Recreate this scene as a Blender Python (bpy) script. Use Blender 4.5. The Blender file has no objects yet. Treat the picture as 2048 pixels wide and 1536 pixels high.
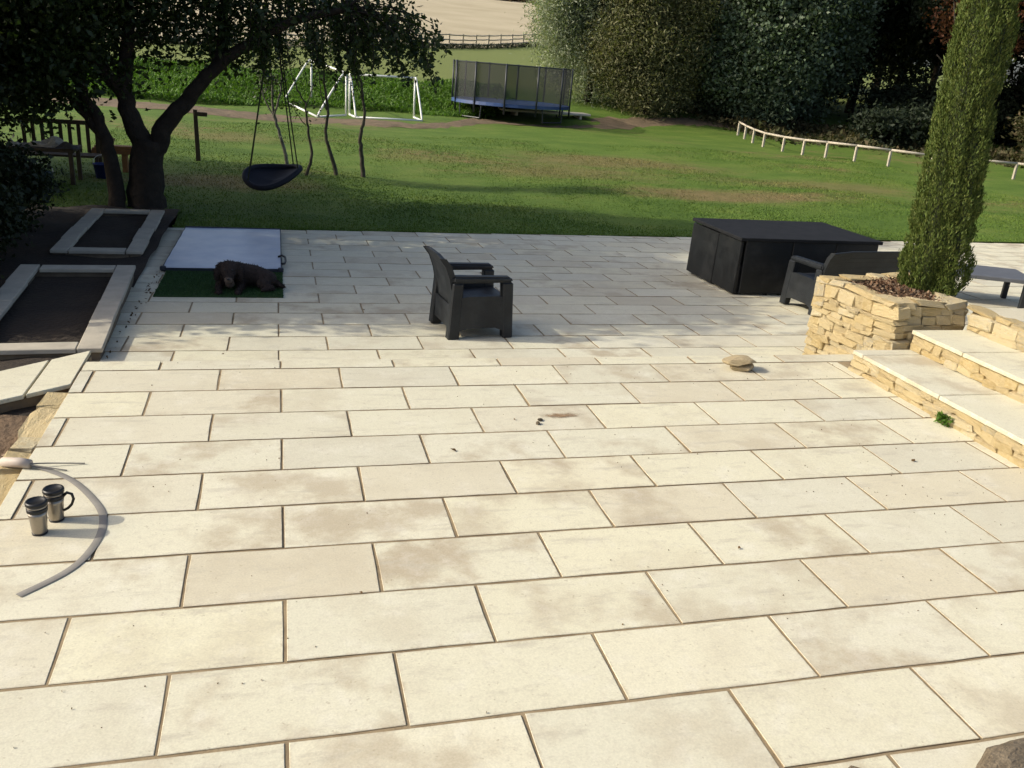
import bpy, bmesh, math, random
import numpy as np
from mathutils import Vector, Matrix, Quaternion

random.seed(7)
RNG = np.random.default_rng(11)
C = bpy.context.scene.collection
SC = bpy.context.scene

# ------------------------------------------------------------------ camera
cam_d = bpy.data.cameras.new('camera')
cam = bpy.data.objects.new('camera', cam_d)
C.objects.link(cam)
YAW, PITCH, ROLL = 0.278009, 0.354599, 0.080728
cy_, sy_, cp_, sp_ = math.cos(YAW), math.sin(YAW), math.cos(PITCH), math.sin(PITCH)
fw = Vector((sy_ * cp_, cy_ * cp_, -sp_))
rt = Vector((cy_, -sy_, 0))
up = rt.cross(fw)
rt2 = math.cos(ROLL) * rt + math.sin(ROLL) * up
up2 = -math.sin(ROLL) * rt + math.cos(ROLL) * up
m = Matrix.Identity(4)
for i in range(3):
    m[i][0], m[i][1], m[i][2] = rt2[i], up2[i], -fw[i]
m[0][3], m[1][3], m[2][3] = 0.0057, -2.6087, 2.3968
cam.matrix_world = m
cam_d.sensor_fit = 'HORIZONTAL'
cam_d.sensor_width = 36
cam_d.lens = 1729.06 / 2048 * 36
cam_d.clip_start = 0.05
cam_d.clip_end = 3000
SC.camera = cam

# ------------------------------------------------------------------ sky and sun
SUN_AZ = Vector((-0.988, 0.15, 0)).normalized()
SUN_EL = math.radians(32.5)
world = bpy.data.worlds.new('World')
SC.world = world
world.use_nodes = True
wn = world.node_tree.nodes
sky = wn.new('ShaderNodeTexSky')
sky.sky_type = 'NISHITA'
sky.sun_disc = False
sky.sun_elevation = SUN_EL
sky.sun_rotation = math.atan2(SUN_AZ.x, SUN_AZ.y)
sky.air_density = 0.8
sky.dust_density = 4.0
world.node_tree.links.new(sky.outputs[0], wn['Background'].inputs[0])
wn['Background'].inputs[1].default_value = 0.15
sun_d = bpy.data.lights.new('sun', 'SUN')
sun_d.energy = 3.0
sun_d.angle = math.radians(0.53)
sun_d.color = (1.0, 0.94, 0.80)
sun = bpy.data.objects.new('sun', sun_d)
C.objects.link(sun)
to_sun = Vector((SUN_AZ.x * math.cos(SUN_EL), SUN_AZ.y * math.cos(SUN_EL), math.sin(SUN_EL)))
sun.rotation_euler = (-to_sun).to_track_quat('-Z', 'Y').to_euler()
sun.location = (-20, 5, 20)
SC.view_settings.view_transform = 'Standard'
SC.view_settings.look = 'None'
SC.view_settings.exposure = 0.40
SC.view_settings.gamma = 1.0
SC.view_settings.use_curve_mapping = False
SC.render.engine = 'CYCLES'
SC.cycles.use_denoising = True
SC.cycles.max_bounces = 8
SC.cycles.transparent_max_bounces = 12
SC.cycles.sample_clamp_indirect = 6


# ------------------------------------------------------------------ materials
def nodes(name):
    mt = bpy.data.materials.new(name)
    mt.use_nodes = True
    nt = mt.node_tree
    return mt, nt, nt.nodes, nt.links, nt.nodes['Principled BSDF']


def ramp(nn, stops):
    r = nn.new('ShaderNodeValToRGB')
    e = r.color_ramp.elements
    while len(e) < len(stops):
        e.new(0.5)
    for k, (pos, c) in enumerate(stops):
        e[k].position = pos
        e[k].color = (c[0], c[1], c[2], 1)
    return r


def coords(nn, ll, jitter=True):
    tc = nn.new('ShaderNodeTexCoord')
    if not jitter:
        return tc.outputs['Object'], None
    oi = nn.new('ShaderNodeObjectInfo')
    mul = nn.new('ShaderNodeVectorMath'); mul.operation = 'MULTIPLY_ADD'
    cb = nn.new('ShaderNodeCombineXYZ')
    ll.new(oi.outputs['Random'], cb.inputs[0]); ll.new(oi.outputs['Random'], cb.inputs[1]); ll.new(oi.outputs['Random'], cb.inputs[2])
    ll.new(cb.outputs[0], mul.inputs[0])
    mul.inputs[1].default_value = (97, 61, 43)
    ll.new(tc.outputs['Object'], mul.inputs[2])
    return mul.outputs[0], oi.outputs['Random']


def noise(nn, ll, vec, scale, detail=4, rough=0.55):
    n = nn.new('ShaderNodeTexNoise')
    n.inputs['Scale'].default_value = scale
    n.inputs['Detail'].default_value = detail
    n.inputs['Roughness'].default_value = rough
    if vec is not None:
        ll.new(vec, n.inputs['Vector'])
    return n.outputs['Fac']


def mixc(nn, ll, fac, a, b, mode='MIX'):
    mx = nn.new('ShaderNodeMix'); mx.data_type = 'RGBA'; mx.blend_type = mode
    for s, v in ((0, fac), (6, a), (7, b)):
        if isinstance(v, (int, float)):
            mx.inputs[s].default_value = v
        elif isinstance(v, tuple):
            mx.inputs[s].default_value = (v[0], v[1], v[2], 1)
        else:
            ll.new(v, mx.inputs[s])
    return mx.outputs[2]


def maprange(nn, ll, v, a, b, c=0.0, d=1.0, smooth=True):
    mr = nn.new('ShaderNodeMapRange')
    if smooth:
        mr.interpolation_type = 'SMOOTHSTEP'
    ll.new(v, mr.inputs[0])
    for k, x in zip((1, 2, 3, 4), (a, b, c, d)):
        mr.inputs[k].default_value = x
    return mr.outputs[0]


def bump(nn, ll, bs, h, strength, dist):
    b = nn.new('ShaderNodeBump')
    b.inputs['Strength'].default_value = strength
    b.inputs['Distance'].default_value = dist
    ll.new(h, b.inputs['Height'])
    ll.new(b.outputs[0], bs.inputs['Normal'])


def simple(name, c1, c2=None, scale=6, rough=0.8, bscale=40, bstr=0.3, bdist=0.01, metal=0.0, jitter=True, spec=0.4):
    mt, nt, nn, ll, bs = nodes(name)
    v, r = coords(nn, ll, jitter)
    c2 = c2 or tuple(x * 0.7 for x in c1)
    f = noise(nn, ll, v, scale)
    rp = ramp(nn, [(0.3, c1), (0.7, c2)])
    ll.new(f, rp.inputs[0])
    ll.new(rp.outputs[0], bs.inputs['Base Color'])
    bs.inputs['Roughness'].default_value = rough
    bs.inputs['Metallic'].default_value = metal
    bs.inputs['Specular IOR Level'].default_value = spec
    if bstr:
        bump(nn, ll, bs, noise(nn, ll, v, bscale), bstr, bdist)
    return mt


def slab_material():
    mt, nt, nn, ll, bs = nodes('sawn_sandstone')
    v, r = coords(nn, ll)
    base = ramp(nn, [(0.0, (0.65, 0.615, 0.455)), (0.2, (0.62, 0.59, 0.45)), (0.35, (0.67, 0.63, 0.455)), (0.5, (0.58, 0.55, 0.425)), (0.62, (0.66, 0.625, 0.475)),
                     (0.78, (0.665, 0.62, 0.45)), (0.9, (0.58, 0.525, 0.385)), (1.0, (0.64, 0.61, 0.47))])
    ll.new(r, base.inputs[0])
    # soft tan clouding, stronger on some slabs than on others
    w = nn.new('ShaderNodeTexWhiteNoise'); w.noise_dimensions = '1D'
    ll.new(r, w.inputs['W'])
    cl = maprange(nn, ll, noise(nn, ll, v, 2.2, 5, 0.62), 0.45, 0.66)
    amt = nn.new('ShaderNodeMath'); amt.operation = 'MULTIPLY'
    ll.new(cl, amt.inputs[0]); ll.new(maprange(nn, ll, w.outputs['Value'], 0.25, 1.0, 0.18, 1.0), amt.inputs[1])
    c = mixc(nn, ll, amt.outputs[0], base.outputs[0], (0.45, 0.385, 0.27))
    wt = maprange(nn, ll, noise(nn, ll, v, 5.5, 5, 0.65), 0.5, 0.75, 0, 0.35)
    c = mixc(nn, ll, wt, c, (0.74, 0.71, 0.60))
    vs = nn.new('ShaderNodeMapping'); vs.inputs['Scale'].default_value = (0.8, 3.2, 1.0); vs.inputs['Rotation'].default_value = (0, 0, 0.25)
    ll.new(v, vs.inputs[0])
    sm = maprange(nn, ll, noise(nn, ll, vs.outputs[0], 3.0, 5, 0.7), 0.53, 0.72, 0, 0.6)
    c = mixc(nn, ll, sm, c, (0.44, 0.40, 0.31))
    # dirt worked in along the arrises
    tcg = nn.new('ShaderNodeTexCoord'); sg = nn.new('ShaderNodeSeparateXYZ'); ll.new(tcg.outputs['Generated'], sg.inputs[0])
    ds = []
    for ax, ln in ((0, 0.9), (1, 0.45)):
        pp_ = nn.new('ShaderNodeMath'); pp_.operation = 'PINGPONG'; pp_.inputs[1].default_value = 0.5; ll.new(sg.outputs[ax], pp_.inputs[0])
        mm_ = nn.new('ShaderNodeMath'); mm_.operation = 'MULTIPLY'; mm_.inputs[1].default_value = ln; ll.new(pp_.outputs[0], mm_.inputs[0]); ds.append(mm_.outputs[0])
    mn_ = nn.new('ShaderNodeMath'); mn_.operation = 'MINIMUM'; ll.new(ds[0], mn_.inputs[0]); ll.new(ds[1], mn_.inputs[1])
    ad_ = nn.new('ShaderNodeMath'); ad_.operation = 'MULTIPLY_ADD'; ll.new(noise(nn, ll, v, 16, 5, 0.7), ad_.inputs[0]); ad_.inputs[1].default_value = 0.075; ll.new(mn_.outputs[0], ad_.inputs[2])
    c = mixc(nn, ll, maprange(nn, ll, ad_.outputs[0], 0.030, 0.052, 0.5, 0.0), c, (0.40, 0.32, 0.205))
    mt2 = maprange(nn, ll, noise(nn, ll, v, 24, 6, 0.75), 0.50, 0.66, 0, 0.38)
    c = mixc(nn, ll, mt2, c, (0.50, 0.455, 0.35))
    gr = maprange(nn, ll, noise(nn, ll, v, 110, 3, 0.7), 0.3, 0.7, 0.88, 1.07, False)
    c = mixc(nn, ll, 1.0, c, gr, 'MULTIPLY')
    sp = maprange(nn, ll, noise(nn, ll, v, 46, 2, 0.5), 0.68, 0.74, 0, 0.42)
    c = mixc(nn, ll, sp, c, (0.30, 0.24, 0.16))
    ll.new(c, bs.inputs['Base Color'])
    bs.inputs['Roughness'].default_value = 0.78
    bs.inputs['Specular IOR Level'].default_value = 0.3
    bump(nn, ll, bs, noise(nn, ll, v, 55, 4, 0.6), 0.18, 0.004)
    return mt


def wall_stone_material():
    mt, nt, nn, ll, bs = nodes('golden_walling_stone')
    v, r = coords(nn, ll)
    base = ramp(nn, [(0.0, (0.58, 0.43, 0.19)), (0.15, (0.65, 0.53, 0.30)), (0.3, (0.54, 0.40, 0.18)), (0.45, (0.66, 0.57, 0.37)), (0.6, (0.50, 0.43, 0.29)),
                     (0.75, (0.60, 0.45, 0.21)), (0.88, (0.64, 0.53, 0.32)), (1.0, (0.47, 0.36, 0.19))])
    ll.new(r, base.inputs[0])
    c = mixc(nn, ll, maprange(nn, ll, noise(nn, ll, v, 3.5, 5, 0.7), 0.42, 0.62, 0, 0.75), base.outputs[0], (0.66, 0.53, 0.29))
    c = mixc(nn, ll, maprange(nn, ll, noise(nn, ll, v, 5.5, 6, 0.75), 0.55, 0.68, 0, 0.65), c, (0.52, 0.36, 0.14))
    c = mixc(nn, ll, maprange(nn, ll, noise(nn, ll, v, 9, 6, 0.8), 0.60, 0.72, 0, 0.55), c, (0.27, 0.20, 0.10))
    c = mixc(nn, ll, maprange(nn, ll, noise(nn, ll, v, 7.3, 6, 0.8), 0.60, 0.70, 0, 0.6), c, (0.66, 0.60, 0.46))
    ll.new(c, bs.inputs['Base Color'])
    bs.inputs['Roughness'].default_value = 0.9
    bump(nn, ll, bs, noise(nn, ll, v, 7, 8, 0.75), 0.75, 0.08)
    return mt


def leaf_material(name, cols, trans=0.35, rough=0.5, spec=0.35):
    mt, nt, nn, ll, bs = nodes(name)
    g = nn.new('ShaderNodeNewGeometry')
    rp = ramp(nn, [(k / (len(cols) - 1), c) for k, c in enumerate(cols)])
    ll.new(g.outputs['Random Per Island'], rp.inputs[0])
    ll.new(rp.outputs[0], bs.inputs['Base Color'])
    bs.inputs['Roughness'].default_value = rough
    bs.inputs['Specular IOR Level'].default_value = spec
    tr = nn.new('ShaderNodeBsdfTranslucent')
    br = mixc(nn, ll, 1.0, rp.outputs[0], (1.3, 1.45, 0.55), 'MULTIPLY')
    ll.new(br, tr.inputs[0])
    mx = nn.new('ShaderNodeMixShader'); mx.inputs[0].default_value = trans
    ll.new(bs.outputs[0], mx.inputs[1]); ll.new(tr.outputs[0], mx.inputs[2])
    ll.new(mx.outputs[0], nn['Material Output'].inputs[0])
    return mt


def lawn_color(nn, ll, tint=1.0):
    tc = nn.new('ShaderNodeTexCoord')
    v = tc.outputs['Object']
    st = nn.new('ShaderNodeMapping'); st.inputs['Scale'].default_value = (0.55, 1.0, 1.0)
    ll.new(v, st.inputs[0])
    g = ramp(nn, [(0.25, (0.058, 0.108, 0.014)), (0.5, (0.088, 0.145, 0.021)), (0.75, (0.130, 0.175, 0.032))])
    ll.new(noise(nn, ll, st.outputs[0], 1.1, 5, 0.6), g.inputs[0])
    c = g.outputs[0]
    # worn, dry patches where the grass has thinned
    dry = maprange(nn, ll, noise(nn, ll, st.outputs[0], 0.26, 4, 0.6), 0.50, 0.70)
    fine = maprange(nn, ll, noise(nn, ll, v, 3.2, 4, 0.7), 0.36, 0.62)
    sep = nn.new('ShaderNodeSeparateXYZ'); ll.new(v, sep.inputs[0])
    far = maprange(nn, ll, sep.outputs[1], 15.0, 18.5)
    far2 = maprange(nn, ll, sep.outputs[1], 30.0, 38.0, 1.0, 0.0)
    for q in (fine, far, far2):
        mm = nn.new('ShaderNodeMath'); mm.operation = 'MULTIPLY'
        ll.new(dry, mm.inputs[0]); ll.new(q, mm.inputs[1]); dry = mm.outputs[0]
    for (px, py, rx, ry, amt) in ((11.2, 17.4, 3.6, 1.0, 0.95), (10.0, 23.0, 4.0, 2.2, 0.75), (-1.6, 24.4, 1.8, 1.2, 0.6), (7.6, 20.2, 3.0, 1.5, 0.65),
                                  (-1.2, 16.2, 2.2, 1.1, 0.75), (15.5, 20.0, 4.0, 1.3, 0.6), (4.4, 21.5, 2.4, 0.8, 0.45)):
        mp = nn.new('ShaderNodeMapping'); mp.vector_type = 'TEXTURE'
        mp.inputs['Location'].default_value = (px, py, 0); mp.inputs['Scale'].default_value = (rx, ry, 40)
        ll.new(v, mp.inputs[0])
        ln = nn.new('ShaderNodeVectorMath'); ln.operation = 'LENGTH'; ll.new(mp.outputs[0], ln.inputs[0])
        ad = nn.new('ShaderNodeMath'); ad.operation = 'MULTIPLY_ADD'
        ll.new(noise(nn, ll, st.outputs[0], 1.7, 5, 0.65), ad.inputs[0]); ad.inputs[1].default_value = 1.5; ll.new(ln.outputs['Value'], ad.inputs[2])
        f = maprange(nn, ll, ad.outputs[0], 1.1, 2.0, amt, 0.0)
        mxx = nn.new('ShaderNodeMath'); mxx.operation = 'MAXIMUM'
        ll.new(dry, mxx.inputs[0]); ll.new(f, mxx.inputs[1]); dry = mxx.outputs[0]
    br = ramp(nn, [(0.3, (0.21, 0.155, 0.070)), (0.7, (0.135, 0.118, 0.042))])
    ll.new(noise(nn, ll, v, 2.3, 4), br.inputs[0])
    c = mixc(nn, ll, dry, c, br.outputs[0])
    # the paddock grass beyond the bank is paler and yellower
    c = mixc(nn, ll, maprange(nn, ll, sep.outputs[1], 41.0, 47.0, 0, 0.85), c, (0.165, 0.190, 0.055))
    return v, c


def lawn_material(name, blades=False):
    mt, nt, nn, ll, bs = nodes(name)
    v, c = lawn_color(nn, ll)
    if blades:
        g = nn.new('ShaderNodeNewGeometry')
        c = mixc(nn, ll, 1.0, c, maprange(nn, ll, g.outputs['Random Per Island'], 0, 1, 0.8, 1.3, False), 'MULTIPLY')
    else:
        c = mixc(nn, ll, 1.0, c, maprange(nn, ll, noise(nn, ll, v, 14, 4, 0.7), 0.3, 0.7, 0.78, 1.22, False), 'MULTIPLY')
        bump(nn, ll, bs, noise(nn, ll, v, 22, 5, 0.7), 0.5, 0.04)
    ll.new(c, bs.inputs['Base Color'])
    bs.inputs['Roughness'].default_value = 0.85
    bs.inputs['Specular IOR Level'].default_value = 0.2
    return mt


def rattan_material(name, col):
    mt, nt, nn, ll, bs = nodes(name)
    v, r = coords(nn, ll)
    br = nn.new('ShaderNodeTexBrick')
    br.inputs['Scale'].default_value = 22
    br.inputs['Color1'].default_value = (1, 1, 1, 1); br.inputs['Color2'].default_value = (0.8, 0.8, 0.8, 1)
    br.inputs['Mortar'].default_value = (0.2, 0.2, 0.2, 1)
    br.inputs['Mortar Size'].default_value = 0.03
    mp = nn.new('ShaderNodeMapping'); mp.inputs['Rotation'].default_value = (math.radians(90), 0, math.radians(35))
    ll.new(v, mp.inputs[0]); ll.new(mp.outputs[0], br.inputs['Vector'])
    d = maprange(nn, ll, noise(nn, ll, v, 5, 4), 0.35, 0.75, 0.75, 1.5, False)
    c = mixc(nn, ll, 1.0, col, d, 'MULTIPLY')
    c = mixc(nn, ll, 0.65, c, br.outputs['Color'], 'MULTIPLY')
    dust = maprange(nn, ll, noise(nn, ll, v, 2.4, 4, 0.65), 0.45, 0.8, 0, 0.06)
    c = mixc(nn, ll, dust, c, (0.30, 0.29, 0.27))
    ll.new(c, bs.inputs['Base Color'])
    bs.inputs['Roughness'].default_value = 0.5
    bs.inputs['Specular IOR Level'].default_value = 0.4
    bump(nn, ll, bs, br.outputs['Color'], 0.35, 0.003)
    return mt


M = {}
M['slab'] = slab_material()
M['wallstone'] = wall_stone_material()
M['mortar'] = simple('sandy_mortar', (0.33, 0.255, 0.15), (0.19, 0.14, 0.08), 7, 0.95, 60, 0.5, 0.006, jitter=False)
M['core'] = simple('wall_core_mortar', (0.46, 0.37, 0.22), (0.34, 0.26, 0.14), 9, 0.95, 50, 0.6, 0.01, jitter=False)
M['lawn'] = lawn_material('lawn_turf')
M['blade'] = lawn_material('grass_blade', True)
M['hay'] = simple('dry_hay', (0.47, 0.40, 0.26), (0.37, 0.31, 0.19), 0.12, 0.95, 1.2, 0.4, 0.2, jitter=False)
M['dirt'] = simple('bare_soil', (0.185, 0.13, 0.075), (0.10, 0.075, 0.042), 1.6, 0.95, 9, 0.7, 0.05, jitter=False)
M['soil'] = simple('dark_soil', (0.022, 0.016, 0.011), (0.042, 0.029, 0.018), 2.2, 0.95, 25, 0.9, 0.03, jitter=False)
M['subsoil'] = simple('rubbly_earth', (0.16, 0.105, 0.062), (0.09, 0.06, 0.036), 5, 0.95, 22, 0.9, 0.03, jitter=False)
M['rubble'] = simple('rubble_stone', (0.34, 0.26, 0.17), (0.20, 0.145, 0.09), 14, 0.9, 40, 0.6, 0.01)
M['coping'] = simple('grey_coping_stone', (0.50, 0.45, 0.35), (0.38, 0.34, 0.27), 5, 0.85, 40, 0.35, 0.006)
M['bedwall'] = simple('bed_wall_block', (0.20, 0.155, 0.10), (0.13, 0.10, 0.068), 7, 0.9, 30, 0.6, 0.01)
M['rattan'] = rattan_material('charcoal_plastic_rattan', (0.013, 0.016, 0.019))
M['rattan_black'] = rattan_material('black_rattan', (0.0055, 0.0065, 0.007))
M['tabletop'] = simple('dark_table_top', (0.010, 0.0105, 0.011), (0.018, 0.018, 0.019), 6, 0.75, 60, 0.3, 0.004, spec=0.22)
M['greytop'] = simple('grey_plastic_top', (0.10, 0.105, 0.115), (0.13, 0.135, 0.145), 7, 0.5, 60, 0.12, 0.002)
M['steel'] = simple('brushed_steel', (0.36, 0.32, 0.27), (0.30, 0.27, 0.23), 30, 0.34, 80, 0.1, 0.001, metal=0.85)
M['black'] = simple('black_plastic', (0.012, 0.012, 0.013), (0.018, 0.018, 0.018), 9, 0.4, 50, 0.1, 0.001)
M['navy'] = simple('dark_navy_webbing', (0.006, 0.007, 0.013), (0.010, 0.011, 0.020), 25, 0.7, 90, 0.5, 0.004)
M['rope'] = simple('dark_green_rope', (0.040, 0.045, 0.018), (0.028, 0.030, 0.014), 30, 0.9, 90, 0.4, 0.003)
M['panel'] = simple('silver_blue_sheet', (0.36, 0.43, 0.55), (0.52, 0.57, 0.65), 3.2, 0.34, 3, 0.16, 0.03, jitter=False, spec=0.5)
M['paneledge'] = simple('dark_edge_trim', (0.02, 0.024, 0.035), (0.03, 0.034, 0.045), 12, 0.5, 60, 0.2, 0.002)
M['turf'] = simple('artificial_turf', (0.022, 0.055, 0.014), (0.030, 0.070, 0.020), 40, 0.9, 140, 1.0, 0.012, jitter=False)
M['turfblade'] = leaf_material('artificial_turf_blade', [(0.022, 0.062, 0.016), (0.04, 0.10, 0.026), (0.032, 0.08, 0.02)], 0.1, 0.6)
M['hose'] = simple('grey_hose', (0.25, 0.235, 0.205), (0.205, 0.19, 0.165), 15, 0.7, 60, 0.2, 0.002)
M['conduit'] = simple('pale_pipe_end', (0.50, 0.43, 0.36), (0.42, 0.35, 0.29), 15, 0.6, 60, 0.2, 0.002)
M['white'] = simple('white_painted_metal', (0.80, 0.80, 0.76), (0.70, 0.70, 0.66), 4, 0.45, 60, 0.05, 0.001)
M['rail'] = simple('pale_timber_rail', (0.47, 0.42, 0.33), (0.36, 0.315, 0.24), 6, 0.8, 50, 0.3, 0.004)
M['oldrail'] = simple('weathered_fence_timber', (0.38, 0.33, 0.25), (0.50, 0.45, 0.35), 4, 0.85, 40, 0.3, 0.005)
M['postwood'] = simple('dark_post_timber', (0.085, 0.060, 0.035), (0.055, 0.04, 0.024), 8, 0.9, 40, 0.4, 0.005)
M['bark'] = simple('dark_bark', (0.040, 0.030, 0.021), (0.022, 0.017, 0.012), 7, 0.95, 18, 1.0, 0.03, jitter=False)
M['palebark'] = simple('birch_bark', (0.10, 0.085, 0.062), (0.045, 0.038, 0.026), 9, 0.9, 30, 0.6, 0.01, jitter=False)
M['silverbark'] = simple('silver_bark', (0.30, 0.28, 0.23), (0.10, 0.09, 0.07), 9, 0.85, 30, 0.6, 0.01, jitter=False)
M['blue'] = simple('blue_plastic', (0.015, 0.03, 0.16), (0.012, 0.025, 0.12), 5, 0.45, 40, 0.05, 0.001)
M['bluegrey'] = simple('slate_blue_plastic', (0.05, 0.09, 0.12), (0.04, 0.07, 0.10), 5, 0.45, 40, 0.05, 0.001)
M['padblue'] = simple('blue_spring_pad', (0.035, 0.075, 0.20), (0.028, 0.055, 0.14), 3, 0.4, 30, 0.1, 0.01)
M['darkmetal'] = simple('dark_steel_tube', (0.020, 0.024, 0.030), (0.03, 0.034, 0.04), 9, 0.4, 60, 0.05, 0.001)
M['pale'] = simple('pale_board', (0.62, 0.57, 0.46), (0.5, 0.45, 0.36), 4, 0.8, 30, 0.2, 0.004)
M['orange'] = simple('orange_brown_timber', (0.30, 0.14, 0.05), (0.22, 0.10, 0.036), 6, 0.8, 40, 0.3, 0.004)
M['yellowwood'] = simple('fresh_yellow_timber', (0.52, 0.42, 0.20), (0.44, 0.34, 0.15), 6, 0.8, 40, 0.3, 0.004)
M['sack'] = simple('crumpled_pale_sheet', (0.50, 0.45, 0.36), (0.34, 0.30, 0.24), 8, 0.85, 14, 0.8, 0.03)
M['greycloth'] = simple('grey_cloth', (0.07, 0.068, 0.062), (0.05, 0.048, 0.044), 6, 0.9, 20, 0.6, 0.02)
M['fur'] = simple('dark_brown_fur', (0.018, 0.011, 0.008), (0.034, 0.022, 0.016), 26, 0.85, 90, 1.0, 0.012, jitter=False)
M['furpale'] = simple('grizzled_muzzle_fur', (0.15, 0.115, 0.085), (0.085, 0.062, 0.047), 30, 0.85, 90, 1.0, 0.01, jitter=False)
M['nose'] = simple('dog_nose', (0.012, 0.010, 0.010), (0.018, 0.015, 0.014), 30, 0.35, 60, 0.3, 0.003)
M['stain'] = simple('rusty_earth_stain', (0.27, 0.165, 0.085), (0.38, 0.27, 0.16), 20, 0.95, 60, 0.4, 0.004)
M['darkrock'] = simple('dark_brown_stone', (0.22, 0.175, 0.115), (0.12, 0.092, 0.058), 12, 0.9, 30, 0.9, 0.015)
M['buffrock'] = simple('buff_stone', (0.46, 0.37, 0.22), (0.32, 0.25, 0.145), 12, 0.9, 30, 0.8, 0.01)
M['deadleaf'] = leaf_material('dead_leaf', [(0.07, 0.045, 0.022), (0.12, 0.07, 0.03), (0.05, 0.034, 0.02)], 0.15, 0.8, 0.1)
M['chip'] = leaf_material('bark_chip', [(0.075, 0.036, 0.020), (0.15, 0.085, 0.050), (0.26, 0.18, 0.115), (0.05, 0.026, 0.016), (0.33, 0.25, 0.17)], 0.0, 0.9, 0.1)
M['leaf_oak'] = leaf_material('tree_leaf_dark_green', [(0.020, 0.036, 0.010), (0.034, 0.055, 0.013), (0.026, 0.045, 0.010), (0.05, 0.07, 0.017)], 0.30)
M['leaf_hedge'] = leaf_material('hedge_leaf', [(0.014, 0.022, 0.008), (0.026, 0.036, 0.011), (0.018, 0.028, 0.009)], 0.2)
M['leaf_willow'] = leaf_material('willow_leaf_grey_green', [(0.22, 0.265, 0.165), (0.28, 0.31, 0.205), (0.185, 0.23, 0.13), (0.295, 0.30, 0.20)], 0.25, 0.55, 0.3)
M['leaf_olive'] = leaf_material('olive_brown_leaf', [(0.145, 0.155, 0.070), (0.185, 0.175, 0.085), (0.115, 0.135, 0.054)], 0.25, 0.6, 0.25)
M['leaf_gloss'] = leaf_material('glossy_dark_leaf', [(0.085, 0.125, 0.065), (0.13, 0.17, 0.10), (0.060, 0.095, 0.046)], 0.15, 0.48, 0.45)
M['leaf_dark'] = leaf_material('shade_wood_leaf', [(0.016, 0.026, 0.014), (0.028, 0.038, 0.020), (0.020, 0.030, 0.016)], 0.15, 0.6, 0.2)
M['leaf_red'] = leaf_material('copper_leaf', [(0.16, 0.065, 0.030), (0.11, 0.045, 0.024), (0.20, 0.095, 0.045)], 0.3, 0.6, 0.2)
M['leaf_nettle'] = leaf_material('rough_growth_leaf', [(0.070, 0.145, 0.020), (0.095, 0.185, 0.026), (0.054, 0.115, 0.017), (0.12, 0.20, 0.034)], 0.3, 0.6, 0.25)
M['leaf_cypress'] = leaf_material('cypress_spray', [(0.072, 0.108, 0.022), (0.112, 0.146, 0.031), (0.052, 0.082, 0.017), (0.145, 0.162, 0.040)], 0.12, 0.6, 0.2)
M['leaf_bramble'] = leaf_material('bramble_leaf', [(0.06, 0.06, 0.025), (0.085, 0.07, 0.034), (0.04, 0.05, 0.018), (0.10, 0.075, 0.04)], 0.2, 0.7, 0.2)
M['hedge_brown'] = leaf_material('brown_hedge_leaf', [(0.16, 0.10, 0.075), (0.12, 0.08, 0.055), (0.20, 0.14, 0.10)], 0.2, 0.8, 0.1)


def net_material():
    mt, nt, nn, ll, bs = nodes('black_safety_net')
    bs.inputs['Base Color'].default_value = (0.012, 0.014, 0.018, 1)
    bs.inputs['Roughness'].default_value = 0.6
    tp = nn.new('ShaderNodeBsdfTransparent')
    mx = nn.new('ShaderNodeMixShader'); mx.inputs[0].default_value = 0.58
    ll.new(tp.outputs[0], mx.inputs[1]); ll.new(bs.outputs[0], mx.inputs[2])
    ll.new(mx.outputs[0], nn['Material Output'].inputs[0])
    return mt


M['net'] = net_material()


def stain_material():
    mt, nt, nn, ll, bs = nodes('soft_earth_stain')
    tc = nn.new('ShaderNodeTexCoord')
    mp = nn.new('ShaderNodeMapping'); mp.inputs['Location'].default_value = (-1, -1, 0); mp.inputs['Scale'].default_value = (2, 2, 0)
    ll.new(tc.outputs['Generated'], mp.inputs[0])
    ln = nn.new('ShaderNodeVectorMath'); ln.operation = 'LENGTH'; ll.new(mp.outputs[0], ln.inputs[0])
    ad = nn.new('ShaderNodeMath'); ad.operation = 'MULTIPLY_ADD'; ll.new(noise(nn, ll, tc.outputs['Object'], 22, 5, 0.7), ad.inputs[0]); ad.inputs[1].default_value = 1.1; ll.new(ln.outputs['Value'], ad.inputs[2])
    a = maprange(nn, ll, ad.outputs[0], 0.65, 1.35, 0.85, 0.0)
    rp = ramp(nn, [(0.35, (0.20, 0.12, 0.06)), (0.65, (0.34, 0.23, 0.13))])
    ll.new(noise(nn, ll, tc.outputs['Object'], 30, 4), rp.inputs[0]); ll.new(rp.outputs[0], bs.inputs['Base Color'])
    bs.inputs['Roughness'].default_value = 0.95
    tp = nn.new('ShaderNodeBsdfTransparent'); mx = nn.new('ShaderNodeMixShader')
    ll.new(a, mx.inputs[0]); ll.new(tp.outputs[0], mx.inputs[1]); ll.new(bs.outputs[0], mx.inputs[2])
    ll.new(mx.outputs[0], nn['Material Output'].inputs[0])
    return mt


M['stain'] = stain_material()


# ------------------------------------------------------------------ mesh helpers
def link(o):
    C.objects.link(o)
    return o


def np_mesh(name, verts, faces, smooth=False):
    verts = np.asarray(verts, np.float32); faces = np.asarray(faces, np.int32)
    me = bpy.data.meshes.new(name)
    k = faces.shape[1]
    me.vertices.add(len(verts)); me.vertices.foreach_set('co', verts.ravel())
    me.loops.add(faces.size); me.loops.foreach_set('vertex_index', faces.ravel())
    me.polygons.add(len(faces)); me.polygons.foreach_set('loop_start', np.arange(0, faces.size, k, dtype=np.int32))
    me.update(calc_edges=True)
    if smooth:
        me.polygons.foreach_set('use_smooth', np.ones(len(faces), bool))
    return me


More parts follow.
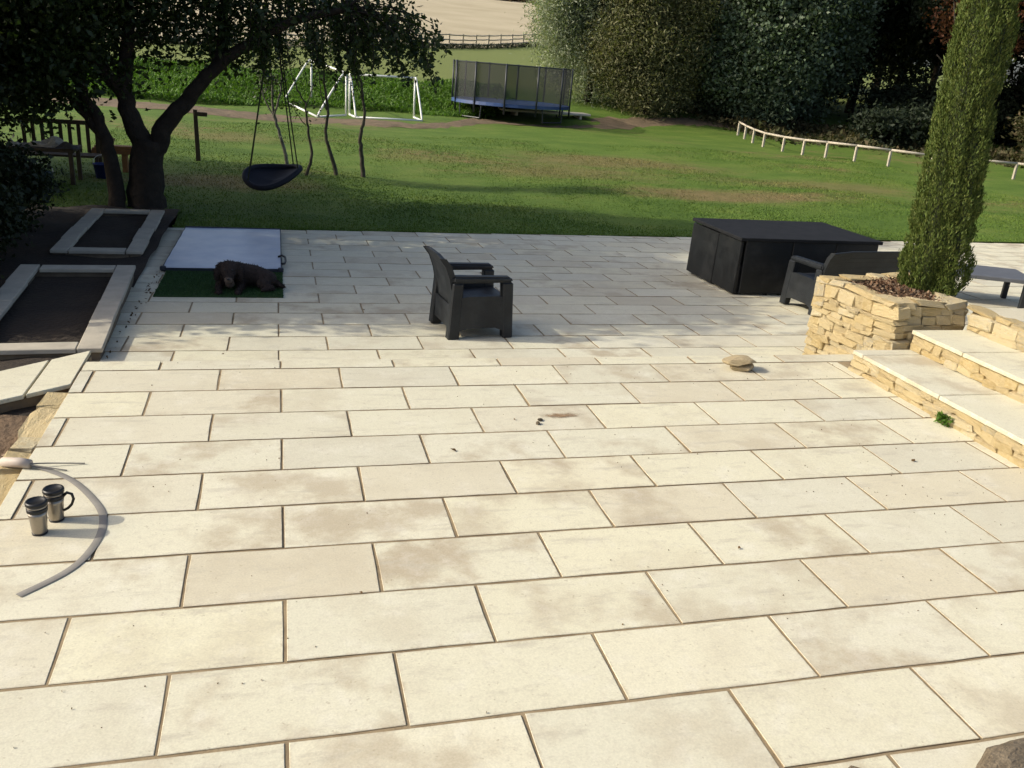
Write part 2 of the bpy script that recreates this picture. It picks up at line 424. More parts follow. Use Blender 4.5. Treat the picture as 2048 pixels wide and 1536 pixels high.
class MB:
    """collects boxes, tubes and prisms into one mesh"""
    def __init__(s):
        s.v = []; s.f = []

    def add(s, v, f):
        o = len(s.v)
        s.v += [tuple(p) for p in v]
        s.f += [tuple(i + o for i in q) for q in f]
        return s

    def box(s, x0, x1, y0, y1, z0, z1):
        return s.add([(x0, y0, z0), (x1, y0, z0), (x1, y1, z0), (x0, y1, z0), (x0, y0, z1), (x1, y0, z1), (x1, y1, z1), (x0, y1, z1)],
                     [(0, 3, 2, 1), (4, 5, 6, 7), (0, 1, 5, 4), (1, 2, 6, 5), (2, 3, 7, 6), (3, 0, 4, 7)])

    def hexa(s, b, t):
        return s.add(list(b) + list(t), [(0, 3, 2, 1), (4, 5, 6, 7), (0, 1, 5, 4), (1, 2, 6, 5), (2, 3, 7, 6), (3, 0, 4, 7)])

    def prism(s, poly, z0, z1):
        n = len(poly)
        v = [(p[0], p[1], z0) for p in poly] + [(p[0], p[1], z1) for p in poly]
        f = [tuple(range(n - 1, -1, -1)), tuple(range(n, 2 * n))] + [(i, (i + 1) % n, n + (i + 1) % n, n + i) for i in range(n)]
        return s.add(v, f)

    def tube(s, pts, rad, n=8, cap=True):
        pts = [Vector(p) for p in pts]
        if isinstance(rad, (int, float)):
            rad = [rad] * len(pts)
        v = []; f = []
        ref = Vector((0, 0, 1))
        d0 = (pts[1] - pts[0]).normalized()
        if abs(d0.dot(ref)) > 0.9:
            ref = Vector((1, 0, 0))
        for k, p in enumerate(pts):
            d = (pts[min(k + 1, len(pts) - 1)] - pts[max(k - 1, 0)]).normalized()
            a = (ref - d * ref.dot(d)).normalized(); b = d.cross(a); ref = a
            for j in range(n):
                t = 2 * math.pi * j / n
                v.append(p + (a * math.cos(t) + b * math.sin(t)) * rad[k])
        for k in range(len(pts) - 1):
            for j in range(n):
                j2 = (j + 1) % n
                f.append((k * n + j, k * n + j2, (k + 1) * n + j2, (k + 1) * n + j))
        if cap:
            f.append(tuple(range(n - 1, -1, -1))); f.append(tuple(range((len(pts) - 1) * n, len(pts) * n)))
        return s.add(v, f)

    def lathe(s, prof, n=24, c=(0, 0, 0)):
        v = []; f = []
        for r, z in prof:
            for j in range(n):
                t = 2 * math.pi * j / n
                v.append((c[0] + r * math.cos(t), c[1] + r * math.sin(t), c[2] + z))
        for k in range(len(prof) - 1):
            for j in range(n):
                j2 = (j + 1) % n
                f.append((k * n + j, k * n + j2, (k + 1) * n + j2, (k + 1) * n + j))
        f.append(tuple(range(n - 1, -1, -1))); f.append(tuple(range((len(prof) - 1) * n, len(prof) * n)))
        return s.add(v, f)

    def build(s, name, mat, parent=None, bevel=0.0, smooth=False, world=False, seg=1):
        me = bpy.data.meshes.new(name)
        v = s.v
        if parent is not None and world:
            l = parent.location
            v = [(p[0] - l.x, p[1] - l.y, p[2] - l.z) for p in v]
        me.from_pydata(v, [], s.f)
        me.update()
        if bevel:
            bm = bmesh.new(); bm.from_mesh(me)
            es = [e for e in bm.edges if len(e.link_faces) == 2 and e.calc_face_angle(0) > 0.5]
            bmesh.ops.bevel(bm, geom=es, offset=bevel, segments=seg, affect='EDGES', clamp_overlap=True)
            bm.to_mesh(me); bm.free()
        if smooth:
            me.polygons.foreach_set('use_smooth', [True] * len(me.polygons))
        me.materials.append(M[mat] if isinstance(mat, str) else mat)
        o = link(bpy.data.objects.new(name, me))
        if parent is not None:
            o.parent = parent
        return o


def thing(name, label, cat, loc=(0, 0, 0), rz=0.0, group=None, rx=0.0):
    o = link(bpy.data.objects.new(name, None))
    o.location = loc
    o.rotation_euler = (rx, 0, rz)
    o.empty_display_size = 0.1
    return tag(o, label, cat, group)


def tag(o, label=None, cat=None, group=None, kind=None):
    if label: o['label'] = label
    if cat: o['category'] = cat
    if group: o['group'] = group
    if kind: o['kind'] = kind
    return o


def leaf_mesh(cent, size, aspect=0.55, up_bias=0.0, fold=0.25, out=None):
    """rhombic leaves, one quad each, with random facing"""
    cent = np.asarray(cent, float); n = len(cent)
    L = size * RNG.uniform(0.6, 1.35, n)[:, None]
    d = RNG.normal(size=(n, 3))
    if out is not None:
        d = d * 0.45 + out
    d[:, 2] += up_bias
    d /= np.linalg.norm(d, axis=1)[:, None] + 1e-9
    s = np.cross(d, RNG.normal(size=(n, 3))); s /= np.linalg.norm(s, axis=1)[:, None] + 1e-9
    nn_ = np.cross(d, s)
    W = L * aspect
    v = np.empty((n, 4, 3))
    v[:, 0] = cent - d * L / 2
    v[:, 1] = cent + s * W / 2 + nn_ * W * fold
    v[:, 2] = cent + d * L / 2
    v[:, 3] = cent - s * W / 2 + nn_ * W * fold
    f = np.arange(n * 4).reshape(n, 4)
    return v.reshape(-1, 3), f


def leaves(name, cent, size, mat, parent=None, **kw):
    v, f = leaf_mesh(cent, size, **kw)
    if parent is not None:
        v = v - np.array(parent.location)
    me = np_mesh(name, v, f)
    me.materials.append(M[mat])
    o = link(bpy.data.objects.new(name, me))
    if parent is not None:
        o.parent = parent
    return o


def in_blob(n, c, r, shell=2.2):
    d = RNG.normal(size=(n, 3)); d /= np.linalg.norm(d, axis=1)[:, None]
    return np.array(c) + d * np.array(r) * (RNG.uniform(0, 1, n) ** (1 / shell))[:, None]


def gz(y):
    """height of the garden ground at distance y"""
    if y < 12: return -0.45
    if y < 36: return -0.45 + 0.45 * (y - 12) / 24
    if y < 42: return 1.0 * (y - 36) / 6
    if y < 85: return 1.0 + 2.4 * (y - 42) / 43
    return 3.4 + 0.1 * (y - 85)


def low_z(y):
    return -0.2304 - 0.0256 * (y - 4.5)


def far_edge(x):
    return 11.86 + 0.055 * x


def fence_line(x):
    return 65.0 + 1.07 * x


# ------------------------------------------------------------------ ground
def grid(name, xs, rows, mat, zfun):
    """rows: function (x, t) -> y for t in list"""
    xs = list(xs); T, yf = rows
    v = []; f = []
    for x in xs:
        for t in T:
            y = yf(x, t)
            v.append((x, y, zfun(x, y)))
    n = len(T)
    for i in range(len(xs) - 1):
        for j in range(n - 1):
            f.append((i * n + j, (i + 1) * n + j, (i + 1) * n + j + 1, i * n + j + 1))
    me = np_mesh(name, v, f, True)
    me.materials.append(M[mat])
    return tag(link(bpy.data.objects.new(name, me)), kind='structure')


def wob(x, y):
    return 0.035 * math.sin(x * 0.9 + 1.3) * math.cos(y * 0.7) + 0.025 * math.sin(x * 0.37 + y * 0.53)


def lawn_start(x):
    if x > -1.62: return far_edge(x) + 0.012
    return 12.9


def lawn_z(x, y):
    w = min(1.0, max(0.0, (y - lawn_start(x)) / 1.5))
    return gz(y) + 0.02 + wob(x, y) * w * 1.6


T = [0, 0.004, 0.01, 0.02, 0.035, 0.05, 0.07, 0.09, 0.12, 0.15, 0.18, 0.22, 0.26, 0.30, 0.34, 0.38, 0.42, 0.46, 0.5, 0.55, 0.6, 0.66, 0.72, 0.8, 0.87, 0.94, 1.0]
XS = sorted(set([-70, -50, -35, -25, -18, -12, -9, -7, -5, -3.5, -2.5, -1.9, -1.63, -1.6, -1] + [i * 1.25 for i in range(0, 26)] + [36, 42, 50, 60, 75, 95]))
lawn = grid('lawn', XS, (T, lambda x, t: lawn_start(x) + t * (max(40, fence_line(x)) - lawn_start(x))), 'lawn', lawn_z)
hay = grid('hay_field', [-160, -110, -70, -50, -30, -15, 0, 10, 20, 30, 42, 60, 95, 140, 220], ([0, 0.02, 0.06, 0.12, 0.2, 0.35, 0.6, 1.0],
           lambda x, t: max(40, min(fence_line(x), 166)) + t * 560), 'hay', lambda x, y: gz(y) + 0.03 + 0.4 * math.sin(x * 0.05) * math.sin(y * 0.03) * min(1, max(0, (y - 90) / 60)))
ground = grid('ground', [-300, -60, -20, 0, 20, 60, 300], ([0, 0.2, 0.5, 1.0], lambda x, t: -60 + t * 90), 'soil', lambda x, y: -0.95)


def soil_z(x, y):
    a = min(1, max(0, (y - 4.0) / 1.6))
    b = min(1, max(0, (y - 12) / 1.5))
    return -0.11 * (1 - a) - 0.30 * a - 0.09 * b + 0.03 * math.sin(x * 5.1 + y) * math.cos(y * 4.3 + x)


soil = grid('planting_soil', [-16, -12, -9, -7, -6, -5] + [-4.6 + 0.2 * i for i in range(16)], ([i / 90 for i in range(91)], lambda x, t: -4 + t * 17.2),
            'soil', soil_z)
rough_earth = grid('rubbly_ground', [-3.2 + 0.1 * i for i in range(17)] + [-1.56], ([i / 60 for i in range(61)], lambda x, t: -3 + t * 6.4), 'subsoil',
                   lambda x, y: soil_z(x, y) + 0.012 + 0.018 * math.sin(x * 13 + 2 * y) * math.cos(y * 11))

# bare earth strip along the far side of the lawn
strip = [(-9, 35.4, 32.6), (-4.6, 33.8, 30.6), (-1.8, 33.2, 29.8), (0.7, 32.6, 29.6), (3.0, 31.9, 29.7), (5.0, 31.4, 30.2), (6.3, 32.6, 31.0), (8.0, 34.9, 33.0), (10.5, 36.6, 33.9),
         (13.5, 37.4, 34.6), (17.0, 38.0, 35.6), (21.0, 39.0, 36.9), (25.0, 40, 38.4)]
v = []; f = []
pts = []
for k in range(len(strip) - 1):
    for q in range(8):
        t = q / 8
        a, b = strip[k], strip[k + 1]
        pts.append(tuple(a[i] * (1 - t) + b[i] * t for i in range(3)))
pts.append(strip[-1])
for k, (x, y1, y0) in enumerate(pts):
    j0 = random.uniform(-0.22, 0.22); j1 = random.uniform(-0.2, 0.2)
    for q in range(7):
        y = y0 + j0 + (y1 + j1 - y0 - j0) * q / 6
        v.append((x, y, lawn_z(x, y) + (0.004 if q in (0, 6) else 0.035 + 0.02 * math.sin(7 * x + 3 * q))))
for k in range(len(pts) - 1):
    for q in range(6):
        f.append((k * 7 + q, (k + 1) * 7 + q, (k + 1) * 7 + q + 1, k * 7 + q + 1))
me = np_mesh('bare_earth_strip', v, f, True); me.materials.append(M['dirt'])
tag(link(bpy.data.objects.new('bare_earth_strip', me)), kind='structure')

# short blades over the nearer lawn
n = 170000
bx = RNG.uniform(-4.5, 22, n); by = 11.95 + (RNG.uniform(0, 1, n) ** 1.7) * 16
ok = by > np.where(bx > -1.62, 11.86 + 0.055 * bx + 0.02, 13.0)
bx, by = bx[ok], by[ok]; n = len(bx)
bz = np.array([lawn_z(a, b) for a, b in zip(bx, by)]) - 0.004
hh = RNG.uniform(0.014, 0.038, n) * np.where(RNG.uniform(0, 1, n) > 0.97, 1.7, 1)
an = RNG.uniform(0, 6.28, n); ww = RNG.uniform(0.006, 0.014, n)
v = np.empty((n, 3, 3))
v[:, 0] = np.c_[bx - np.cos(an) * ww, by - np.sin(an) * ww, bz]
v[:, 1] = np.c_[bx + np.cos(an) * ww, by + np.sin(an) * ww, bz]
v[:, 2] = np.c_[bx + RNG.normal(0, 0.014, n), by + RNG.normal(0, 0.014, n), bz + hh]
# longer tufts lapping over the paving edge
k = 9000
ex = RNG.uniform(-1.6, 17.5, k); ey = 11.86 + 0.055 * ex + 0.02 + np.abs(RNG.normal(0, 0.02, k)); ez = np.full(k, -0.45)
eh = RNG.uniform(0.02, 0.075, k) * (0.6 + 0.4 * np.sin(ex * 2.3) * np.sin(ex * 5.1))
e = np.empty((k, 3, 3))
e[:, 0] = np.c_[ex - 0.006, ey, ez]; e[:, 1] = np.c_[ex + 0.006, ey, ez]; e[:, 2] = np.c_[ex + RNG.normal(0, 0.02, k), ey - RNG.uniform(0, 0.07, k), ez + eh]
v = np.concatenate([v, e]); n = len(v)
me = np_mesh('lawn_grass', v.reshape(-1, 3), np.arange(n * 3).reshape(n, 3)); me.materials.append(M['blade'])
tag(link(bpy.data.objects.new('lawn_grass', me)), 'short mown green grass of the lawn', 'grass', kind='stuff')


# ------------------------------------------------------------------ paving
def slab_mesh(w, d, th=0.032, gap=0.016, name='paving_slab'):
    x, y = w / 2 - gap / 2, d / 2 - gap / 2
    ring = []
    for (ax, ay, bx, by, k) in ((-x, -y, x, -y, 4), (x, -y, x, y, 2), (x, y, -x, y, 4), (-x, y, -x, -y, 2)):
        for i in range(k):
            t = i / k
            ring.append((ax + (bx - ax) * t + random.uniform(-0.003, 0.003), ay + (by - ay) * t + random.uniform(-0.003, 0.003)))
    n = len(ring)
    e = 0.0022
    top = [(px - math.copysign(e, px) * (abs(px) > x - 0.004), py - math.copysign(e, py) * (abs(py) > y - 0.004), 0) for px, py in ring]
    mid = [(px, py, -0.0018 + random.uniform(-0.0006, 0.0006)) for px, py in ring]
    bot = [(px, py, -th) for px, py in ring]
    f = [tuple(range(n))]
    for i in range(n):
        j = (i + 1) % n
        f.append((n + i, n + j, j, i)); f.append((2 * n + i, 2 * n + j, n + j, n + i))
    me = bpy.data.meshes.new(name)
    me.from_pydata(top + mid + bot, [], f); me.update()
    me.materials.append(M['slab']); me.materials.append(M['mortar'])
    for i, p in enumerate(me.polygons):
        p.material_index = 1 if i > 0 and i % 2 == 0 else 0     # pointing smeared on the sawn sides
    return me


SLABS = {}


def place_slab(parent, x0, x1, y0, y1, zf, tilt):
    w, d = round(x1 - x0, 3), round(y1 - y0, 3)
    if w < 0.05 or d < 0.05: return None
    key = (w, d, random.randint(0, 5) if w > 0.8 else 0)
    if key not in SLABS: SLABS[key] = slab_mesh(w, d)
    o = link(bpy.data.objects.new('paving_slab', SLABS[key]))
    cx, cy = (x0 + x1) / 2, (y0 + y1) / 2
    o.location = (cx, cy, zf(cy) + random.uniform(-0.0018, 0.0018))
    o.rotation_euler = (tilt + random.uniform(-0.003, 0.003), random.uniform(-0.002, 0.002), random.uniform(-0.0025, 0.0025))
    o.parent = parent
    return o


upper = tag(MB().box(-1.44, 5.2, -3.6, 4.235, -0.7, -0.0055).build('upper_patio', 'mortar'), kind='structure')
MB().box(-1.42, 5.55, 4.236, 4.243, -0.6, -0.036).build('step_riser', 'wallstone', upper)
for r in range(-4, 11):
    y0, y1 = (r - 1) * 0.45, r * 0.45
    if r == 10: y1 = 4.262
    off = 0.0 if r % 2 == 0 else 0.45
    for k in range(-4, 8):
        x0 = k * 0.9 + off; x1 = x0 + 0.9
        R_ = 5.06 if r < 10 else 5.40
        x0, x1 = max(x0, -1.45), min(x1, R_)
        if x1 - x0 > 0.06:
            place_slab(upper, x0, x1, y0, y1, lambda y: 0.0, 0.0)

lp = MB()
lp.hexa([(-1.85, 4.22, -0.9), (18, 4.22, -0.9), (18, far_edge(18) - 0.01, -0.9), (-1.85, far_edge(-1.5) - 0.01, -0.9)],
        [(-1.85, 4.22, low_z(4.22) - 0.0055), (18, 4.22, low_z(4.22) - 0.0055), (18, far_edge(18) - 0.01, low_z(far_edge(18)) - 0.0055), (-1.85, far_edge(-1.5) - 0.01, low_z(far_edge(-1.5)) - 0.0055)])
lower = tag(lp.build('lower_patio', 'mortar'), kind='structure')
tilt = math.atan(-0.0256)
rest = MB()
cnt = 0
for k in range(-2, 17):
    y0 = 5.2376 + 0.45 * k; y1 = y0 + 0.45
    if k == -2: y0 = 4.27
    off = -0.016 + (0.45 if k % 2 == 0 else 0.0)
    for i in range(-3, 21):
        x0 = i * 0.9 + off; x1 = x0 + 0.9
        x0, x1 = max(x0, -1.5 if y0 < 4.9 else -1.8), min(x1, 17.6)
        xm = (x0 + x1) / 2
        fe = far_edge(xm)
        yy1 = min(y1, fe)
        if yy1 - y0 < 0.07 or x1 - x0 < 0.06: continue
        if x0 > 5.5 and x1 < 6.6 and y1 < 5.0: continue
        far = xm > 8.2 and (y0 > 9.2 or xm > 15)
        if far or (xm > 5.6 and y1 < 5.0):
            g = 0.009; zz = low_z
            rest.hexa([(x0 + g, y0 + g, zz(y0) - 0.03), (x1 - g, y0 + g, zz(y0) - 0.03), (x1 - g, yy1 - g, zz(yy1) - 0.03), (x0 + g, yy1 - g, zz(yy1) - 0.03)],
                      [(x0 + g, y0 + g, zz(y0)), (x1 - g, y0 + g, zz(y0)), (x1 - g, yy1 - g, zz(yy1)), (x0 + g, yy1 - g, zz(yy1))])
        else:
            place_slab(lower, x0, x1, y0, yy1, low_z, tilt); cnt += 1
tag(rest.build('far_paving', 'slab', lower), kind='stuff')


# ------------------------------------------------------------------ rough stones
def rock_mesh(seed, rough=0.20, name='stone'):
    rg = random.Random(seed)
    bm = bmesh.new()
    bmesh.ops.create_cube(bm, size=1.0)
    bmesh.ops.bevel(bm, geom=list(bm.edges), offset=0.11, segments=1, affect='EDGES')
    for v in bm.verts:
        v.co += Vector((rg.uniform(-1, 1), rg.uniform(-1, 1), rg.uniform(-1, 1))) * rough * 0.5
    me = bpy.data.meshes.new(name)
    bm.to_mesh(me); bm.free()
    me.materials.append(M['wallstone'])
    return me


ROCKS = [rock_mesh(k) for k in range(10)]


def stone_face(parent, a, b, z0, z1, depth=0.16, batter=0.0, course=(0.04, 0.095), length=(0.08, 0.24), out=None, proud=0.03, z1b=None):
    """lays rough stones in courses along the wall line a -> b; the face looks to the right of a -> b turned by out"""
    a = Vector(a); b = Vector(b)
    d = (b - a); Ln = d.length; d.normalize()
    nrm = Vector((d.y, -d.x)) if out is None else Vector(out)
    ang = math.atan2(d.y, d.x)
    l = parent.location
    z = z0
    while z < z1 - 0.02:
        h = random.uniform(*course)
        if z1 - z - h < 0.05: h = z1 - z
        s = 0.0
        while s < Ln - 0.01:
            w = random.uniform(*length)
            if Ln - s - w < 0.09: w = Ln - s
            o = link(bpy.data.objects.new('stone', random.choice(ROCKS)))
            pr = random.uniform(0.0, proud)
            c = a + d * (s + w / 2) + nrm * (pr - depth / 2 + batter * (z1 - z))
            o.location = (c.x - l.x, c.y - l.y, z + h / 2 - l.z)
            o.scale = (max(w - 0.003, 0.03) * 1.10, depth, max(h - 0.004, 0.02) * random.uniform(1.02, 1.22))
            o.rotation_euler = (random.uniform(-0.12, 0.12), random.uniform(-0.11, 0.11), ang + random.uniform(-0.09, 0.09))
            o.parent = parent
            s += w
        z += h


# planter
PA, PB, PC_, PD = (5.30, 4.92), (5.46, 3.94), (6.26, 3.95), (6.52, 5.14)
PT = 0.605
planter = thing('stone_planter', 'square golden rough stone planter filled with bark chips beside the steps', 'planter', (5.95, 4.5, -0.25))
ins = 0.05


def inset(poly, k):
    cx = sum(p[0] for p in poly) / len(poly); cy = sum(p[1] for p in poly) / len(poly)
    return [(p[0] + (cx - p[0]) * k, p[1] + (cy - p[1]) * k) for p in poly]


poly = [PA, PB, PC_, PD]
MB().prism(inset(poly, 0.028), -0.6, PT - 0.06).build('core', 'core', planter, world=True)
base_out = [(5.37, 5.09), (5.50, 3.98)]
stone_face(planter, PA, (PB[0], PB[1] - 0.05), -0.28, PT - 0.045, out=(-0.99, -0.14), proud=0.035)
stone_face(planter, PB, PC_, -0.05, PT - 0.045, out=(0, -1), batter=0.16)
stone_face(planter, PC_, PD, -0.05, PT - 0.045, course=(0.1, 0.15), length=(0.2, 0.4), out=(0.96, -0.25))
stone_face(planter, PD, PA, -0.3, PT - 0.045, course=(0.1, 0.15), length=(0.2, 0.4), out=(-0.2, 0.98))
# flat-topped capping stones round the rim
for a, b, o2 in ((PA, PB, (-0.99, -0.14)), (PB, PC_, (0, -1)), (PC_, PD, (0.96, -0.25)), (PD, PA, (-0.2, 0.98))):
    stone_face(planter, a, b, PT - 0.05, PT + 0.005, depth=0.20, course=(0.06, 0.06), length=(0.18, 0.4), out=o2, proud=0.02)
soil_poly = inset(poly, 0.13)
MB().prism(soil_poly, 0.2, PT - 0.035).build('soil', 'soil', planter, world=True)
n = 2600
pp = []
while len(pp) < n:
    u, w = random.random(), random.random()
    x = (soil_poly[0][0] * (1 - u) + soil_poly[1][0] * u) * (1 - w) + (soil_poly[3][0] * (1 - u) + soil_poly[2][0] * u) * w
    y = (soil_poly[0][1] * (1 - u) + soil_poly[1][1] * u) * (1 - w) + (soil_poly[3][1] * (1 - u) + soil_poly[2][1] * u) * w
    d = math.hypot(x - 6.15, y - 4.52)
    pp.append((x, y, PT - 0.03 + random.uniform(0, 0.028) + 0.05 * max(0, 0.5 - d)))
o = leaves('bark_chips', pp, 0.042, 'chip', aspect=0.6, fold=0.15)
tag(o, 'brown bark chip mulch around the foot of the cypress', 'bark chips', kind='stuff')

# steps up to the terrace on the right
steps = thing('garden_steps', 'flight of pale slab treads on golden rough stone risers at right', 'steps', (5.6, 2.0, 0))
RISE = [(5.07, 0.0, 0.19), (5.65, 0.19, 0.38), (6.23, 0.38, 0.57)]
MB().box(5.085, 6.9, -3, 3.84, -0.5, 0.150).box(5.665, 6.9, -3, 3.84, 0.150, 0.340).box(6.245, 6.9, -3, 3.86, 0.340, 0.53).build('core', 'core', steps, world=True)
for k, (x, z0, z1) in enumerate(RISE):
    stone_face(steps, (x, 3.84), (x, -1.6), z0 - (0.03 if k == 0 else 0.0), z1 - 0.036, depth=0.14, course=(0.045, 0.085), length=(0.10, 0.30), out=(-1, 0), proud=0.04 if k == 0 else 0.022)
tread = {}
cuts = {0: [3.83, 3.68, 2.70, 1.72, 0.72, -0.3, -1.6], 1: [3.83, 3.18, 2.2, 1.2, 0.2, -0.8, -1.6]}
for k in (0, 1):
    x0, x1 = RISE[k][0] - 0.035, RISE[k + 1][0] + 0.03
    z = RISE[k][2]
    for a, b in zip(cuts[k][:-1], cuts[k][1:]):
        o = MB().box(x0, x1, b + 0.004, a - 0.004, z - 0.036, z).build('tread_slab', 'slab', steps, bevel=0.005, world=True)

terrace = tag(MB().box(6.33, 30, -4, 3.93, -0.4, 0.535).build('terrace', 'mortar'), kind='structure')
# the top wall carries rough flat stones, the paving starts behind them
stone_face(steps, (6.25, 3.9), (6.25, -1.6), 0.535, 0.575, depth=0.22, course=(0.04, 0.04), length=(0.2, 0.45), out=(-1, 0), proud=0.02)
for r in range(0, 9):
    y1 = 3.93 - 0.45 * r; y0 = y1 - 0.45
    off = 0.45 if r % 2 else 0
    for i in range(0, 5):
        x0 = max(6.40, 6.40 + 0.9 * i - off); x1 = 6.40 + 0.9 * (i + 1) - off
        if x1 - x0 > 0.06: place_slab(terrace, x0, x1, y0, y1, lambda y: 0.565, 0.0)

# weed at the foot of the bottom riser
wd = thing('weed', 'small green weed tuft growing at the foot of the lowest step', 'weed', (5.0, 2.55, 0.0))
cc = in_blob(90, (5.0, 2.55, 0.045), (0.05, 0.09, 0.05))
leaves('foliage', cc, 0.05, 'leaf_nettle', wd, up_bias=0.6, aspect=0.4)
MB().tube([(0, 0, -0.01), (0.0, 0.0, 0.05)], 0.006, 5).build('stem', 'postwood', wd)

# ------------------------------------------------------------------ left edge: edging, stepping path, raised beds
y = -1.4
while y < 3.6:
    w = random.uniform(0.22, 0.5)
    o = link(bpy.data.objects.new('edging_stone', random.choice(ROCKS)))
    o.location = (-1.52 + random.uniform(-0.02, 0.01), y + w / 2, -0.062)
    o.scale = (0.17, w - 0.01, 0.11)
    o.rotation_euler = (random.uniform(-0.05, 0.05), random.uniform(0.02, 0.10), random.uniform(-0.05, 0.05))
    o.parent = upper
    y += w

path = tag(MB().prism([(-1.455, 3.80), (-1.455, 4.50), (-3.2, 3.1), (-3.2, 2.50)], -0.35, -0.036).build('stone_path', 'bedwall'), kind='structure')
pq = [((-1.46, 3.775), (-1.705, 3.585), (-1.70, 4.32), (-1.46, 4.535)), ((-1.72, 3.575), (-2.25, 3.17), (-2.30, 3.80), (-1.715, 4.31)), ((-2.265, 3.16), (-3.2, 2.45), (-3.25, 3.02), (-2.315, 3.79))]
for q in pq:
    q = list(q)[::-1] if ((q[1][0] - q[0][0]) * (q[2][1] - q[0][1]) - (q[1][1] - q[0][1]) * (q[2][0] - q[0][0])) < 0 else list(q)
    MB().prism(q, -0.032, 0.0).build('path_slab', 'slab', path, bevel=0.004)

# rubble on the low ground
rb = MB()
for k in range(260):
    x = random.uniform(-2.9, -1.62); yy = random.uniform(0.2, 3.35 + (x + 1.6) * 0.7)
    s = random.uniform(0.012, 0.05)
    c = Vector((x, yy, soil_z(x, yy) + 0.012 + s * 0.25))
    vv = []
    for q in ((1, 0, 0), (-1, 0, 0), (0, 1, 0), (0, -1, 0), (0, 0, 0.7), (0, 0, -0.7)):
        vv.append(c + Vector(q) * s * random.uniform(0.6, 1.2))
    rb.add(vv, [(0, 2, 4), (2, 1, 4), (1, 3, 4), (3, 0, 4), (2, 0, 5), (1, 2, 5), (3, 1, 5), (0, 3, 5)])
tag(rb.build('rubble', 'rubble'), 'loose broken stones on the earth beside the patio edge', 'rubble', kind='stuff')


def raised_bed(name, label, x0, x1, y0, y1, zt, cw=0.22, n_side=4):
    t = thing(name, label, 'raised bed', ((x0 + x1) / 2, (y0 + y1) / 2, -0.3))
    th = 0.045
    # walls of dark blocks
    for (a, b, c, d) in ((x1 - cw + 0.04, x1 - 0.03, y0 + 0.03, y1 - 0.03), (x0 + 0.03, x0 + cw - 0.04, y0 + 0.03, y1 - 0.03),
                         (x0 + cw - 0.04, x1 - cw + 0.04, y0 + 0.03, y0 + cw - 0.04), (x0 + cw - 0.04, x1 - cw + 0.04, y1 - cw + 0.04, y1 - 0.03)):
        horiz = (b - a) > (d - c)
        Ln = (b - a) if horiz else (d - c)
        m_ = max(1, int(Ln / 0.44)); h0 = -0.5; courses = 3
        for ci in range(courses):
            za = -0.5 + ci * (zt - th + 0.5) / courses; zb = -0.5 + (ci + 1) * (zt - th + 0.5) / courses
            for q in range(m_):
                s0 = q / m_; s1 = (q + 1) / m_
                j = random.uniform(-0.006, 0.006)
                if horiz: MB().box(a + (b - a) * s0 + 0.004, a + (b - a) * s1 - 0.004, c + j, d + j, za + 0.004, zb - 0.004).build('wall_block', 'bedwall', t, bevel=0.006, world=True)
                else: MB().box(a + j, b + j, c + (d - c) * s0 + 0.004, c + (d - c) * s1 - 0.004, za + 0.004, zb - 0.004).build('wall_block', 'bedwall', t, bevel=0.006, world=True)
    # coping stones
    for side in (0, 1):
        xa, xb = (x1 - cw, x1) if side == 0 else (x0, x0 + cw)
        L_ = (y1 - y0) / n_side
        for q in range(n_side):
            dx = random.uniform(-0.012, 0.012)
            MB().box(xa + dx, xb + dx, y0 + L_ * q + 0.006, y0 + L_ * (q + 1) - 0.006, zt - th, zt + random.uniform(-0.004, 0.004)).build('coping_stone', 'coping', t, bevel=0.006, world=True)
    for (ya, yb) in ((y0, y0 + cw), (y1 - cw, y1)):
        MB().box(x0 + cw + 0.014, x1 - cw - 0.014, ya + 0.004, yb - 0.004, zt - th - 0.003, zt - 0.003).build('coping_stone', 'coping', t, bevel=0.006, world=True)
    MB().box(x0 + cw - 0.03, x1 - cw + 0.03, y0 + cw - 0.03, y1 - cw + 0.03, -0.5, zt - 0.10).build('soil', 'soil', t, world=True)
    return t


bed = raised_bed('raised_bed', 'near raised planting bed with dark bare soil and pale stone coping', -2.72, -1.53, 4.95, 8.0, -0.13, cw=0.20, n_side=4)
bed.rotation_euler.z = 0.05
bed = raised_bed('raised_bed', 'far raised planting bed with stone coping beside the big tree', -2.80, -1.72, 9.15, 12.2, -0.22, cw=0.20, n_side=4)
bed.rotation_euler.z = 0.02


# leaf litter along the foot of the beds
cc = np.c_[-1.46 + np.abs(RNG.normal(0, 0.05, 40)), RNG.uniform(4.9, 8.6, 40), np.zeros(40)]
cc[:, 2] = [low_z(a) + 0.012 for a in cc[:, 1]]
tag(leaves('leaf_litter', cc, 0.036, 'deadleaf', aspect=0.6), 'brown leaf litter along the foot of the raised beds', 'leaf litter', kind='stuff')


